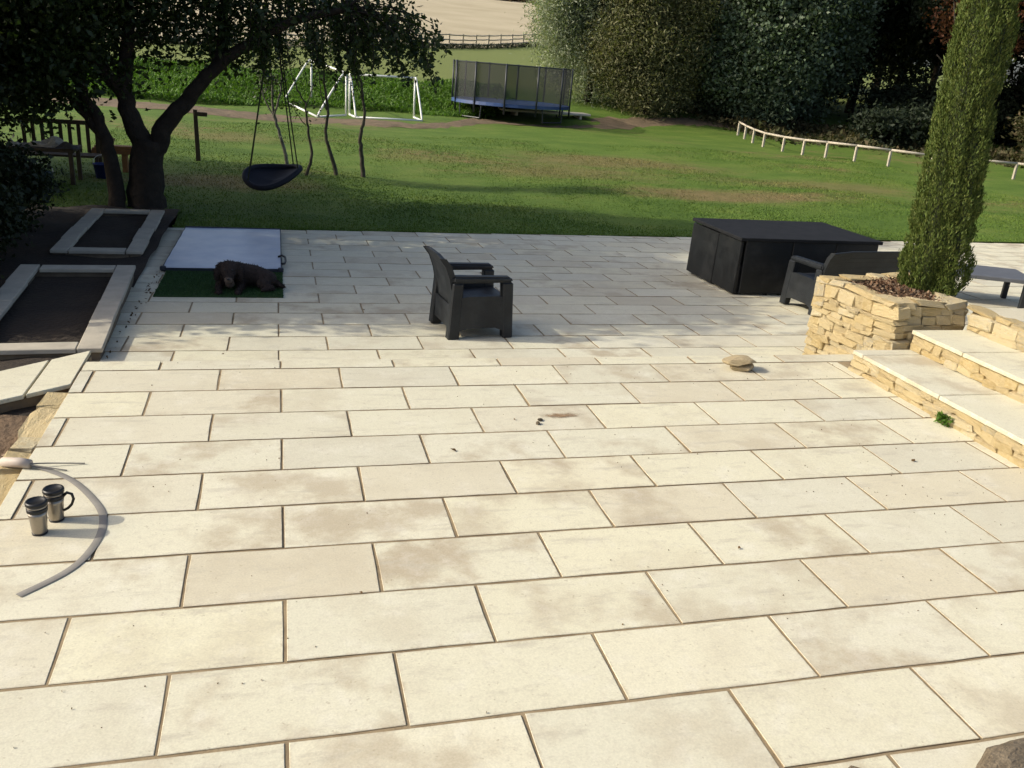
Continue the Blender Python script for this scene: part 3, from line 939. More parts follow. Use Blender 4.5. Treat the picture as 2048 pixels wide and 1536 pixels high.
# ------------------------------------------------------------------ garden chair and sofa
def armchair(name, label, cat, loc, rz, W, group=None, rx=0.0):
    """x forward, y across, z up"""
    t = thing(name, label, cat, loc, rz, group, rx)
    D = 0.70; AH = 0.635; SH = 0.40
    hw = W / 2
    for s in (-1, 1):
        y0 = s * hw; y1 = s * (hw - 0.10)
        a, b = min(y0, y1), max(y0, y1)
        tp = 0.02 * s     # side panels lean in a little towards the top
        # legs
        for (xa, xb, dx) in ((-D / 2, -D / 2 + 0.12, 0.035), (D / 2 - 0.11, D / 2, -0.03)):
            MB().hexa([(xa, a, 0), (xb, a, 0), (xb, b, 0), (xa, b, 0)],
                      [(xa + dx, a - tp, AH - 0.055), (xb + dx * 0.8, a - tp, AH - 0.055), (xb + dx * 0.8, b - tp, AH - 0.055), (xa + dx, b - tp, AH - 0.055)]).build('leg', 'rattan', t, bevel=0.012)
        # woven panel between the legs, open above and notched below
        q = 0.006
        prof = [(-D / 2 + 0.105, 0.085), (-D / 2 + 0.20, 0.115), (D / 2 - 0.20, 0.115), (D / 2 - 0.105, 0.085), (D / 2 - 0.115, 0.43), (D / 2 - 0.2, 0.445), (-D / 2 + 0.2, 0.445), (-D / 2 + 0.125, 0.43)]
        n_ = len(prof)
        vv = [(x, a + q - tp * z / AH, z) for x, z in prof] + [(x, b - q - tp * z / AH, z) for x, z in prof]
        ff = [tuple(range(n_)), tuple(range(2 * n_ - 1, n_ - 1, -1))] + [((i + 1) % n_, i, n_ + i, n_ + (i + 1) % n_) for i in range(n_)]
        MB().add(vv, ff).build('side_panel', 'rattan', t)
        # armrest
        MB().hexa([(-D / 2 + 0.03, a - tp - 0.004, AH - 0.055), (D / 2 - 0.02, a - tp - 0.004, AH - 0.055), (D / 2 - 0.02, b - tp + 0.004, AH - 0.055), (-D / 2 + 0.03, b - tp + 0.004, AH - 0.055)],
                  [(-D / 2 + 0.04, a - tp - 0.004, AH + 0.018), (D / 2 - 0.05, a - tp - 0.004, AH + 0.004), (D / 2 - 0.05, b - tp + 0.004, AH + 0.004), (-D / 2 + 0.04, b - tp + 0.004, AH + 0.018)]).build('armrest', 'rattan', t, bevel=0.02, seg=3)
    iw = hw - 0.105
    MB().hexa([(-D / 2 + 0.10, -iw, SH - 0.09), (D / 2 - 0.03, -iw, SH - 0.09), (D / 2 - 0.03, iw, SH - 0.09), (-D / 2 + 0.10, iw, SH - 0.09)],
              [(-D / 2 + 0.10, -iw, SH - 0.025), (D / 2 - 0.02, -iw, SH), (D / 2 - 0.02, iw, SH), (-D / 2 + 0.10, iw, SH - 0.025)]).build('seat', 'rattan', t, bevel=0.015, seg=2)
    MB().box(D / 2 - 0.075, D / 2 - 0.04, -iw, iw, 0.10, SH - 0.092).build('front_panel', 'rattan', t, bevel=0.006)
    MB().box(-D / 2 + 0.03, -D / 2 + 0.065, -iw, iw, 0.10, SH - 0.06).build('rear_panel', 'rattan', t, bevel=0.006)
    # curved backrest flaring backwards at the top
    prof = [(-0.245, 0.33), (-0.27, 0.48), (-0.30, 0.62), (-0.345, 0.74), (-0.405, 0.845)]
    v = []; f = []
    ys = [-iw - 0.055, -iw * 0.6, 0, iw * 0.6, iw + 0.055]
    for j, yy in enumerate(ys):
        e = -0.0 if j in (1, 2, 3) else 0.012
        for k, (x, z) in enumerate(prof):
            zz = z - (0.03 if j in (0, 4) and k == 4 else 0)
            v.append((x + e, yy, zz))
        for k, (x, z) in enumerate(prof[::-1]):
            zz = z - (0.03 if j in (0, 4) and k == 0 else 0)
            v.append((x + e - 0.05, yy, zz + (0.004 if k == 0 else 0)))
    m_ = len(prof) * 2
    for j in range(len(ys) - 1):
        for k in range(m_):
            k2 = (k + 1) % m_
            f.append((j * m_ + k, j * m_ + k2, (j + 1) * m_ + k2, (j + 1) * m_ + k))
    f.append(tuple(range(m_))); f.append(tuple(range(5 * m_ - 1, 4 * m_ - 1, -1)))
    o = MB().add(v, f).build('backrest', 'rattan', t, bevel=0.008)
    bm = bmesh.new(); bm.from_mesh(o.data); bmesh.ops.recalc_face_normals(bm, faces=bm.faces); bm.to_mesh(o.data); bm.free()
    return t


armchair('garden_armchair', 'dark grey plastic rattan armchair standing alone on the paving, facing right', 'armchair', (1.93, 5.93, low_z(5.93) + 0.002), math.radians(7), 0.70, rx=0.0)
armchair('garden_sofa', 'dark grey plastic rattan two seat sofa with its back to the stone planter', 'sofa', (7.10, 6.92, low_z(6.92) + 0.004), math.radians(96), 1.42)

# ------------------------------------------------------------------ black cube dining set
TX0, TX1, TY0, TY1, TH = 5.90, 8.05, 7.60, 9.05, 0.80
zb = low_z(8.3)
tab = thing('rattan_dining_table', 'long black rattan table with the black chairs pushed fully under it', 'table', ((TX0 + TX1) / 2, (TY0 + TY1) / 2, zb))
cx0, cy0 = tab.location.x, tab.location.y
MB().box(TX0 - cx0 - 0.012, TX1 - cx0 + 0.02, TY0 - cy0 - 0.015, TY1 - cy0 + 0.012, TH - 0.045, TH).build('table_top', 'tabletop', tab, bevel=0.006)
MB().box(TX0 - cx0 + 0.12, TX1 - cx0 - 0.04, TY0 - cy0 + 0.12, TY1 - cy0 - 0.04, TH - 0.12, TH - 0.047).build('apron', 'rattan_black', tab)
for sx in (TX0 - cx0 + 0.14, TX1 - cx0 - 0.10):
    for sy in (TY0 - cy0 + 0.14, TY1 - cy0 - 0.10):
        MB().box(sx - 0.03, sx + 0.03, sy - 0.03, sy + 0.03, 0.0, TH - 0.121).build('leg', 'rattan_black', tab, bevel=0.005)


def cube_chair(label, x, y, rz, w):
    """back panel centre at local x=0 facing -x, seat runs towards +x"""
    t = thing('cube_chair', label, 'chair', (x, y, low_z(y) + 0.004), rz, 'black cube chairs around the dining table')
    h = w / 2
    MB().hexa([(0, -h, 0.02), (0.06, -h, 0.02), (0.06, h, 0.02), (0, h, 0.02)], [(0.012, -h, 0.735), (0.06, -h, 0.735), (0.06, h, 0.735), (0.012, h, 0.735)]).build('backrest', 'rattan_black', t, bevel=0.008)
    MB().box(0.062, 0.55, -h + 0.02, h - 0.02, 0.34, 0.40).build('seat', 'rattan_black', t, bevel=0.008)
    for s in (-1, 1):
        MB().box(0.5, 0.55, s * (h - 0.05) - 0.022, s * (h - 0.05) + 0.022, 0, 0.338).build('leg', 'rattan_black', t, bevel=0.004)
        MB().box(0.064, 0.11, s * (h - 0.05) - 0.022, s * (h - 0.05) + 0.022, 0, 0.338).build('leg', 'rattan_black', t, bevel=0.004)
    return t


cube_chair('black cube chair at the left end of the table, nearer one, lit side panel', TX0, 7.93, 0, 0.62)
cube_chair('black cube chair at the left end of the table, farther one toward the lawn', TX0, 8.66, 0, 0.80)
cube_chair('black cube chair on the near long side of the table, leftmost', 6.34, TY0, math.radians(90), 0.70)
cube_chair('black cube chair on the near long side of the table, middle, behind the sofa arm', 7.03, TY0, math.radians(90), 0.66)
cube_chair('black cube chair on the near long side of the table, right end, behind sofa back', 7.70, TY0, math.radians(90), 0.66)

# low grey table right of the cypress
lt = thing('coffee_table', 'low grey plastic garden table in the sun right of the cypress', 'coffee table', (9.42, 7.62, low_z(7.62) + 0.006), math.radians(-24))
MB().box(-0.95, 0.95, -0.42, 0.42, 0.375, 0.43).build('table_top', 'greytop', lt, bevel=0.008)
for sx in (-0.85, 0.85):
    for sy in (-0.34, 0.34):
        MB().box(sx - 0.035, sx + 0.035, sy - 0.035, sy + 0.035, 0, 0.373).build('leg', 'rattan', lt, bevel=0.006)

# ------------------------------------------------------------------ panel, artificial turf, dog
tilt_q = math.atan(-0.0256)
tm = thing('turf_mat', 'dark green artificial grass mat lying on the paving under the dog', 'turf mat', (-0.66, 8.3, low_z(8.3) + 0.003), 0, rx=tilt_q)
MB().box(-0.68, 0.70, -1.06, 1.2, 0.0, 0.012).build('backing', 'turf', tm)
n = 26000
bx = RNG.uniform(-0.68, 0.70, n); by = RNG.uniform(-1.06, 0.32, n)
v = np.empty((n, 3, 3)); an = RNG.uniform(0, 6.28, n)
v[:, 0] = np.c_[bx - np.cos(an) * 0.004, by - np.sin(an) * 0.004, np.full(n, 0.011)]
v[:, 1] = np.c_[bx + np.cos(an) * 0.004, by + np.sin(an) * 0.004, np.full(n, 0.011)]
v[:, 2] = np.c_[bx + RNG.normal(0, 0.008, n), by + RNG.normal(0, 0.008, n), RNG.uniform(0.018, 0.034, n)]
me = np_mesh('pile', v.reshape(-1, 3), np.arange(n * 3).reshape(n, 3)); me.materials.append(M['turfblade'])
o = link(bpy.data.objects.new('pile', me)); o.parent = tm; o['kind'] = 'stuff'

pn = thing('flat_panel', 'large pale silver blue sheet with dark edges lying flat behind the dog', 'panel', (-0.68, 10.02, low_z(10.02) + 0.016), 0, rx=tilt_q)
v = []; f = []
NX, NY = 14, 26
for i in range(NX + 1):
    for j in range(NY + 1):
        x = -0.70 + 1.40 * i / NX; y = -1.48 + 2.96 * j / NY
        v.append((x, y, 0.044 + 0.006 * math.sin(3.1 * x + 1.2) * math.sin(2.2 * y) + 0.004 * math.sin(9 * y + 2 * x)))
for i in range(NX):
    for j in range(NY):
        f.append((i * (NY + 1) + j, (i + 1) * (NY + 1) + j, (i + 1) * (NY + 1) + j + 1, i * (NY + 1) + j + 1))
MB().add(v, f).build('sheet', 'panel', pn, smooth=True)
MB().box(-0.698, 0.698, -1.478, 1.478, 0.003, 0.034).build('core', 'panel', pn)
MB().box(-0.71, 0.71, -1.492, -1.481, 0.002, 0.036).build('edge_trim', 'paneledge', pn)
MB().box(-0.71, 0.71, 1.481, 1.496, 0.002, 0.06).build('edge_trim', 'paneledge', pn)
MB().box(-0.715, -0.702, -1.48, 1.48, 0.002, 0.04).build('edge_trim', 'paneledge', pn)
MB().box(0.702, 0.715, -1.48, 1.48, 0.002, 0.04).build('edge_trim', 'paneledge', pn)
for sx in (-0.70, 0.70):
    MB().box(sx - 0.035, sx + 0.035, -1.51, -1.45, 0.001, 0.06).build('corner_cap', 'paneledge', pn, bevel=0.012)
MB().tube([(0.67, -0.75, 0.055), (0.72, -0.77, 0.08), (0.76, -0.85, 0.07), (0.765, -1.0, 0.05), (0.75, -1.12, 0.04), (0.71, -1.16, 0.045)], 0.014, 8).build('handle', 'black', pn, smooth=True)

DOGZ = low_z(7.6) + 0.02
dog = thing('dog', 'dark brown shaggy dog with pale muzzle lying on the green turf mat', 'dog', (-0.39, 7.62, DOGZ))
dog.scale = (1.02, 1.0, 0.98)


def blob_body(name, parts, mat, parent, voxel=0.014, smooth_it=6):
    """one continuous skin around chains of spheres: (p0, r0, p1, r1)"""
    bm = bmesh.new()
    for (p0, r0, p1, r1) in parts:
        p0, p1 = Vector(p0), Vector(p1)
        k = max(2, int((p1 - p0).length / (min(r0, r1) * 0.45)) + 1)
        for i in range(k + 1):
            t = i / k
            mtx = Matrix.Translation(p0.lerp(p1, t))
            bmesh.ops.create_icosphere(bm, subdivisions=2, radius=r0 + (r1 - r0) * t, matrix=mtx)
    me = bpy.data.meshes.new(name)
    bm.to_mesh(me); bm.free()
    me.materials.append(M[mat])
    o = link(bpy.data.objects.new(name, me))
    r = o.modifiers.new('skin', 'REMESH'); r.mode = 'VOXEL'; r.voxel_size = voxel; r.use_smooth_shade = True
    s = o.modifiers.new('soft', 'SMOOTH'); s.iterations = smooth_it; s.factor = 0.5
    if parent: o.parent = parent
    return o


# lying flat, the big shaggy head held low towards the viewer, hindquarters trailing to the right
body_parts = [((-0.06, 0.10, 0.15), 0.140, (0.10, 0.10, 0.135), 0.130), ((0.10, 0.10, 0.135), 0.130, (0.26, 0.06, 0.105), 0.100),          # trunk
              ((-0.08, 0.08, 0.17), 0.135, (-0.15, 0.0, 0.21), 0.115),                                                             # chest to neck
              ((-0.15, 0.0, 0.22), 0.105, (-0.16, -0.07, 0.25), 0.102),                                                             # neck to skull
              ((-0.16, -0.12, 0.225), 0.080, (-0.16, -0.235, 0.165), 0.050),                                                        # muzzle
              ((-0.245, -0.06, 0.30), 0.034, (-0.285, -0.09, 0.22), 0.040), ((-0.285, -0.09, 0.22), 0.040, (-0.285, -0.11, 0.135), 0.028),   # ear
              ((-0.075, -0.06, 0.30), 0.034, (-0.035, -0.09, 0.22), 0.040), ((-0.035, -0.09, 0.22), 0.040, (-0.035, -0.11, 0.135), 0.028),   # ear
              ((-0.22, 0.02, 0.10), 0.062, (-0.28, -0.03, 0.045), 0.044), ((-0.28, -0.03, 0.042), 0.040, (-0.27, -0.27, 0.030), 0.030),
              ((-0.27, -0.27, 0.03), 0.034, (-0.265, -0.32, 0.026), 0.031),                                                                  # foreleg and paw
              ((-0.05, 0.0, 0.10), 0.060, (-0.03, -0.05, 0.045), 0.044), ((-0.03, -0.05, 0.042), 0.040, (-0.06, -0.27, 0.030), 0.030),
              ((-0.06, -0.27, 0.03), 0.034, (-0.065, -0.32, 0.026), 0.031),                                                                  # foreleg and paw
              ((0.25, 0.02, 0.11), 0.095, (0.20, -0.07, 0.075), 0.072), ((0.20, -0.08, 0.06), 0.052, (0.30, -0.13, 0.04), 0.038),
              ((0.30, -0.13, 0.036), 0.033, (0.20, -0.19, 0.030), 0.028),                                                                    # hind leg folded: thigh, hock, foot
              ((0.31, 0.05, 0.09), 0.042, (0.37, 0.01, 0.05), 0.034), ((0.37, 0.01, 0.05), 0.032, (0.44, -0.06, 0.035), 0.018)]              # tail
body = blob_body('body', body_parts, 'fur', dog)
blob_body('muzzle_fur', [((-0.16, -0.165, 0.195), 0.060, (-0.16, -0.236, 0.163), 0.050), ((-0.16, -0.11, 0.13), 0.05, (-0.155, -0.09, 0.08), 0.055)], 'furpale', body, 0.012, 4)
MB().lathe([(0.002, -0.012), (0.016, -0.008), (0.019, 0.004), (0.01, 0.012)], 10, (-0.16, -0.284, 0.178)).build('nose', 'nose', body, smooth=True)
for s in (-1, 1):
    MB().lathe([(0.001, -0.011), (0.009, -0.006), (0.011, 0.0), (0.009, 0.006), (0.001, 0.011)], 10, (-0.16 + s * 0.040, -0.176, 0.262)).build('eye', 'nose', body, smooth=True)
# tufts of coat following the body
fp = []; fo = []
for (p0, r0, p1, r1) in body_parts:
    p0, p1 = np.array(p0), np.array(p1)
    k = int(520 * (r0 + r1) / 0.2)
    t = RNG.uniform(0, 1, k)[:, None]
    d = RNG.normal(size=(k, 3)); d /= np.linalg.norm(d, axis=1)[:, None]
    q = p0 + (p1 - p0) * t + d * (r0 + (r1 - r0) * t) * 0.96
    keep = q[:, 2] > 0.02
    fp.append(q[keep]); fo.append(d[keep] + np.array([0, 0, -0.5]))
fp = np.concatenate(fp); fo = np.concatenate(fo)
hv, hf = leaf_mesh(fp, 0.046, aspect=0.14, out=fo)
me = np_mesh('coat', hv, hf); me.materials.append(M['fur'])
o = link(bpy.data.objects.new('coat', me)); o.parent = body; o['kind'] = 'stuff'


# ------------------------------------------------------------------ mugs, hose, stones and litter on the paving
def mug(label, x, y, rz, handle, H=0.185):
    t = thing('travel_mug', label, 'travel mug', (x, y, 0.001), rz, 'travel mugs on the patio edge')
    MB().lathe([(0.030, 0.0), (0.034, 0.004), (0.036, 0.02), (0.042, 0.10), (0.0455, 0.125)], 28).build('steel_body', 'steel', t, smooth=True)
    MB().lathe([(0.0475, 0.126), (0.0485, 0.130), (0.0490, 0.146), (0.0470, 0.148)], 28).build('collar', 'black', t, smooth=True)
    MB().lathe([(0.0455, 0.1485), (0.0465, 0.153), (0.0460, 0.158)], 28).build('steel_ring', 'steel', t, smooth=True)
    MB().lathe([(0.0475, 0.1585), (0.0510, 0.163), (0.0515, 0.176), (0.047, 0.183), (0.040, 0.1835), (0.037, 0.178), (0.0, 0.178)], 28).build('lid', 'black', t, smooth=True)
    MB().lathe([(0.0365, -0.0008), (0.0370, 0.008), (0.0362, 0.010)], 28).build('base_ring', 'black', t, smooth=True)
    if handle:
        MB().tube([(0.046, 0, 0.140), (0.065, 0, 0.158), (0.088, 0, 0.150), (0.094, 0, 0.122), (0.082, 0, 0.09), (0.062, 0, 0.068), (0.040, 0, 0.055)], [0.008, 0.0075, 0.007, 0.007, 0.007, 0.007, 0.007], 10).build('handle', 'black', t, smooth=True)
    return t


mug('steel travel mug with black lid, nearer of the two mugs, no handle seen', -1.185, 1.645, math.radians(190), False)
mug('steel travel mug with black lid and loop handle, behind the other mug', -1.135, 1.775, math.radians(-8), True)


def spline(pts, k=8):
    P = [Vector(p) for p in pts]; out = []
    for i in range(len(P) - 1):
        p0, p1, p2, p3 = P[max(i - 1, 0)], P[i], P[i + 1], P[min(i + 2, len(P) - 1)]
        for j in range(k):
            t = j / k
            out.append(0.5 * ((2 * p1) + (p2 - p0) * t + (2 * p0 - 5 * p1 + 4 * p2 - p3) * t * t + (3 * p1 - p0 - 3 * p2 + p3) * t ** 3))
    out.append(P[-1])
    return out


hs = thing('hose', 'flattened grey hose curving over the slabs around the two mugs', 'hose', (-1.4, 2.4, 0))
hp = spline([(-1.40, 2.40, 0.02), (-1.30, 2.36, 0.006), (-1.13, 2.195, 0.003), (-0.965, 1.915, 0.003), (-0.903, 1.715, 0.003), (-0.905, 1.495, 0.003), (-0.976, 1.277, 0.003), (-1.15, 1.085, 0.003)])
v = []; f = []
for k, p in enumerate(hp):
    d = (hp[min(k + 1, len(hp) - 1)] - hp[max(k - 1, 0)]); d.z = 0; d.normalize()
    s = Vector((d.y, -d.x, 0))
    w = 0.020 if k > 6 else 0.011 + 0.0014 * k
    for (a, h) in ((-1, 0.0003), (-0.92, 0.0012), (0, 0.0015), (0.92, 0.0012), (1, 0.0003)):
        v.append(p + s * w * a + Vector((0, 0, h)) - Vector((-1.4, 2.4, 0)))
for k in range(len(hp) - 1):
    for q in range(4):
        f.append((k * 5 + q, k * 5 + q + 1, (k + 1) * 5 + q + 1, (k + 1) * 5 + q))
MB().add(v, f).build('hose_run', 'hose', hs, smooth=True)
MB().tube([(-0.16, 0.06, 0.02), (-0.06, 0.02, 0.03), (0.0, 0.0, 0.028)], [0.028, 0.03, 0.026], 12).build('pipe_end', 'conduit', hs, smooth=True)
MB().tube(spline([(0, 0.0, 0.03), (0.10, 0.02, 0.02), (0.28, 0.03, 0.006)]), 0.0045, 6).build('wire', 'hose', hs)
MB().tube(spline([(0, -0.01, 0.03), (0.08, -0.03, 0.02), (0.2, -0.055, 0.006)]), 0.0045, 6).build('wire', 'hose', hs)


def rock(name, label, mat, loc, scale, rot, seed, group=None, rough=0.22):
    bm = bmesh.new()
    bmesh.ops.create_icosphere(bm, subdivisions=4, radius=0.5)
    rg = random.Random(seed)
    ax = [Vector((rg.uniform(-1, 1), rg.uniform(-1, 1), rg.uniform(-1, 1))).normalized() for _ in range(9)]
    cut = [rg.uniform(0.27, 0.38) for _ in range(9)]
    for v in bm.verts:
        for a, c in zip(ax, cut):
            d = v.co.dot(a)
            if d > c: v.co -= a * (d - c) * 0.985
        v.co += Vector((rg.uniform(-1, 1), rg.uniform(-1, 1), rg.uniform(-1, 1))) * 0.006
    me = bpy.data.meshes.new(name); bm.to_mesh(me); bm.free()
    me.materials.append(M[mat])
    o = link(bpy.data.objects.new(name, me))
    o.location = loc; o.scale = scale; o.rotation_euler = rot
    return tag(o, label, 'stone', group)


rock('loose_stone', 'flat buff stone lying on the paving below a smaller stone', 'buffrock', (3.96, 3.87, 0.028), (0.24, 0.18, 0.10), (0.03, -0.05, 0.3), 31)
rock('loose_stone', 'small buff stone balanced on top of the flat loose stone', 'buffrock', (3.94, 3.88, 0.088), (0.33, 0.21, 0.095), (0.04, -0.10, -0.2), 33)
rock('rough_stone', 'large rough brown stone in the bottom right corner of the patio', 'darkrock', (2.72, -0.66, 0.03), (0.74, 0.36, 0.17), (0, 0.03, 0.22), 22)
rock('rough_stone', 'small dark stone at the bottom edge left of the big brown stone', 'darkrock', (2.055, -0.545, 0.02), (0.11, 0.09, 0.07), (0, 0, 0.4), 5)
rock('earth_clod', 'larger dark crumb of earth beside the rusty stain', 'darkrock', (1.80, 2.875, 0.008), (0.055, 0.04, 0.03), (0, 0, 0.4), 12)
rock('earth_clod', 'smaller dark crumb of earth in front of the rusty stain', 'darkrock', (1.77, 2.81, 0.008), (0.045, 0.035, 0.028), (0, 0, 1.1), 14)
# stain: thin spread of rusty earth on one slab
sv = []; sf = []
for k in range(28):
    t = 2 * math.pi * k / 28
    rr = 1 + 0.22 * math.sin(3 * t + 1) + 0.12 * math.sin(7 * t) + random.uniform(-0.08, 0.08)
    sv.append((1.95 + 0.20 * rr * math.cos(t), 2.955 + 0.062 * rr * math.sin(t), 0.0028))
sv.append((1.95, 2.955, 0.0032))
sf = [(k, (k + 1) % 28, 28) for k in range(28)]
tag(MB().add(sv, sf).build('earth_smear', 'stain'), 'rusty brown smear of earth in the middle of one slab', 'smear')
n = 320
gc = RNG.integers(0, 26, n); gx0 = RNG.uniform(-1.3, 4.9, 26); gy0 = RNG.uniform(-0.7, 4.1, 26)
gx = np.clip(gx0[gc] + RNG.normal(0, 0.35, n), -1.4, 4.95); gy = np.clip(gy0[gc] + RNG.normal(0, 0.3, n), -0.9, 4.2)
tag(leaves('grit', np.c_[gx, gy, np.full(n, 0.003)], 0.009, 'deadleaf', aspect=0.8), 'fine dark grit and crumbs scattered over the paving', 'grit', kind='stuff')
spots = [(1.08, 2.42, 0.042, 'dead leaf lying two rows in front of the rusty smear'), (2.41, 1.04, 0.03, 'tiny dead leaf in the middle of the near right paving'),
         (4.27, 1.97, 0.045, 'dead leaf on the paving close to the near end of the lowest step'), (1.62, 2.90, 0.03, 'small dead leaf just left of the rusty smear'),
         (3.2, 1.62, 0.024, 'tiny dead leaf between the weed and the near paving middle'), (3.6, 0.2, 0.022, 'tiny dead leaf on the paving near the right edge of the photo'),
         (0.35, 0.9, 0.02, 'tiny dead leaf on the left middle slabs right of the hose'), (4.6, 3.1, 0.026, 'tiny dead leaf between the loose stones and the lowest step'),
         (-0.5, 5.12, 0.06, 'dead leaf on the lower paving in front of the turf mat'), (-0.95, 6.25, 0.06, 'dead leaf in the shade just below the turf mat corner'),
         (0.9, 6.7, 0.05, 'dead leaf in the dappled shade left of the armchair')]
for (x, y, s, lab) in spots:
    z = 0.004 if y < 4.3 else low_z(y) + 0.005
    a, f_ = leaf_mesh(np.zeros((1, 3)), s, aspect=0.6, fold=0.35)
    a[:, 2] *= 0.35
    a[:, 2] -= a[:, 2].min()
    me = np_mesh('dead_leaf', a, f_); me.materials.append(M['deadleaf'])
    o = link(bpy.data.objects.new('dead_leaf', me)); o.location = (x, y, z)
    tag(o, lab, 'leaf', 'dead leaves scattered on the paving')


# ------------------------------------------------------------------ trees
def limb_mesh(mb, pts, r0, r1, n=9, wob=0.0, k=5):
    P = spline(pts, k)
    m_ = len(P)
    for i in range(1, m_ - 1):
        P[i] = P[i] + Vector((random.uniform(-1, 1), random.uniform(-1, 1), random.uniform(-0.5, 0.5))) * wob
    rad = [r0 + (r1 - r0) * (i / (m_ - 1)) ** 0.8 for i in range(m_)]
    mb.tube(P, rad, n)
    return P


def tree(name, label, cat, base, limbs, blobs, leaf, leaf_size, bark, per=60, cl_r=0.35, group=None, twigs=0.5, aspect=0.55, droop=0.0, sink=0.15, up_bias=0.0, wob=0.03, twig_r=0.012, sprays=()):
    t = thing(name, label, cat, base, 0, group)
    mb = MB(); pts = []
    for (p, r0, r1) in limbs:
        pts += limb_mesh(mb, p, r0, r1, wob=wob)[3:]
    P = np.array([tuple(q) for q in pts])
    cent = []
    for (c, r, k, sh) in blobs:
        cent.append(in_blob(k, c, r, sh))
    cent = np.concatenate(cent)
    tw = MB()
    for c in cent:
        if random.random() > twigs: continue
        d = np.linalg.norm(P - c, axis=1)
        d = d + (P[:, 2] > c[2] + 0.3) * (0.0 if droop else 3.0)
        i = int(np.argmin(d))
        a = Vector(P[i]); b = Vector(c)
        mid = a.lerp(b, 0.5) + Vector((random.uniform(-0.1, 0.1), random.uniform(-0.1, 0.1), 0.12 * (b - a).length))
        ln = (b - a).length
        tw.tube(spline([a, mid, b], 3), [twig_r * (1 + 0.5 * ln)] * 3 + [twig_r] * 2 + [twig_r * 0.6] + [twig_r * 0.4], 5, cap=False)
    sl = []
    for (x, y, zt, ln) in sprays:
        # hanging shoots with leaves in bunches
        k = max(3, int(ln / 0.09)); dx = random.uniform(-0.12, 0.3); dy = random.uniform(-0.12, 0.12)
        line = [Vector((x + dx * (i / k) ** 1.5, y + dy * (i / k), zt - ln * (i / k))) for i in range(k + 1)]
        i0 = int(np.argmin(np.linalg.norm(P - np.array(line[0]), axis=1)))
        tw.tube(spline([Vector(P[i0]), Vector(P[i0]).lerp(line[0], 0.6) + Vector((0, 0, 0.12)), line[0]], 3) + line[1:], 0.007, 4, cap=False)
        for p in line:
            sl.append(np.array(p) + RNG.normal(size=(random.randint(3, 8), 3)) * 0.05)
    mb.add(tw.v, tw.f)
    mb.build('trunk', bark, t, world=True, smooth=True)
    lc = np.repeat(cent, per, axis=0)
    off = RNG.normal(size=lc.shape) * cl_r * np.array([1, 1, 0.7 + droop])
    lc = lc + off
    if droop:
        lc[:, 2] -= np.abs(RNG.normal(size=len(lc))) * droop * 0.5
    if sl: lc = np.concatenate([lc] + sl)
    leaves('crown', lc, leaf_size, leaf, t, aspect=aspect, up_bias=up_bias)
    return t


# the big forked tree on the left
TB = (-2.2, 13.45, -0.40)
SPR = []
for k in range(90):
    x = -1.1 + 3.7 * random.random() ** 0.9
    zt = 2.75 - 0.10 * abs(x - 0.6) + random.uniform(-0.1, 0.5)
    SPR.append((x, 13.2 + random.uniform(-0.8, 0.9), zt, random.uniform(0.35, 1.0) * (1.0 if x < 1.2 else 0.75)))
tree('forked_tree', 'large dark forked tree at the left with leaves hanging over the swing', 'tree', TB,
     [([(-2.20, 13.45, -0.5), (-2.16, 13.45, 0.15), (-2.05, 13.42, 0.75)], 0.34, 0.24),
      ([(-2.10, 13.44, 0.35), (-1.84, 13.38, 0.88), (-1.50, 13.32, 1.33), (-1.05, 13.2, 1.84), (-0.55, 13.1, 2.28), (0.25, 13.0, 2.75), (1.1, 12.9, 3.0)], 0.19, 0.05),
      ([(-0.9, 13.2, 1.95), (-0.8, 13.5, 2.9), (-0.6, 13.9, 4.0)], 0.12, 0.04),
      ([(-2.12, 13.44, 0.45), (-2.30, 13.46, 1.0), (-2.42, 13.5, 1.55), (-2.3, 13.6, 2.5), (-2.6, 13.8, 3.8), (-2.5, 14.0, 5.2)], 0.20, 0.05),
      ([(-2.40, 13.5, 1.4), (-3.1, 13.2, 2.3), (-4.2, 13.0, 3.0), (-5.2, 12.8, 3.5)], 0.13, 0.04),
      ([(-2.62, 13.35, -0.5), (-2.68, 13.35, 0.3), (-2.80, 13.38, 0.95), (-3.05, 13.4, 1.5), (-3.3, 13.3, 2.6), (-3.6, 13.2, 4.0)], 0.15, 0.05),
      ([(-2.75, 13.36, 0.75), (-3.2, 13.5, 1.3), (-3.8, 13.7, 1.9), (-4.6, 13.9, 2.7)], 0.10, 0.04)],
     [((-3.3, 13.6, 3.1), (2.3, 1.9, 1.6), 270, 2.2), ((-4.2, 13.2, 2.4), (1.7, 1.5, 1.3), 320, 2.2), ((0.1, 13.3, 3.2), (1.4, 1.2, 0.6), 26, 2.0), ((-2.2, 14.7, 4.6), (2.6, 1.1, 1.3), 330, 2.2), ((-4.4, 14.7, 2.7), (1.6, 1.0, 1.3), 300, 2.2),
      ((-1.3, 13.5, 2.7), (1.2, 1.2, 0.7), 34, 2.2), ((-2.2, 13.5, 4.9), (2.8, 1.8, 1.4), 520, 2.0), ((-2.6, 14.4, 7.0), (2.4, 1.3, 1.4), 420, 2.0), ((-5.4, 14.2, 3.1), (1.2, 1.3, 1.4), 130, 2.2), ((1.6, 13.3, 3.1), (0.8, 0.8, 0.4), 9, 2.0)],
     'leaf_oak', 0.105, 'bark', per=58, cl_r=0.20, twigs=0.45, droop=0.25, sprays=SPR)

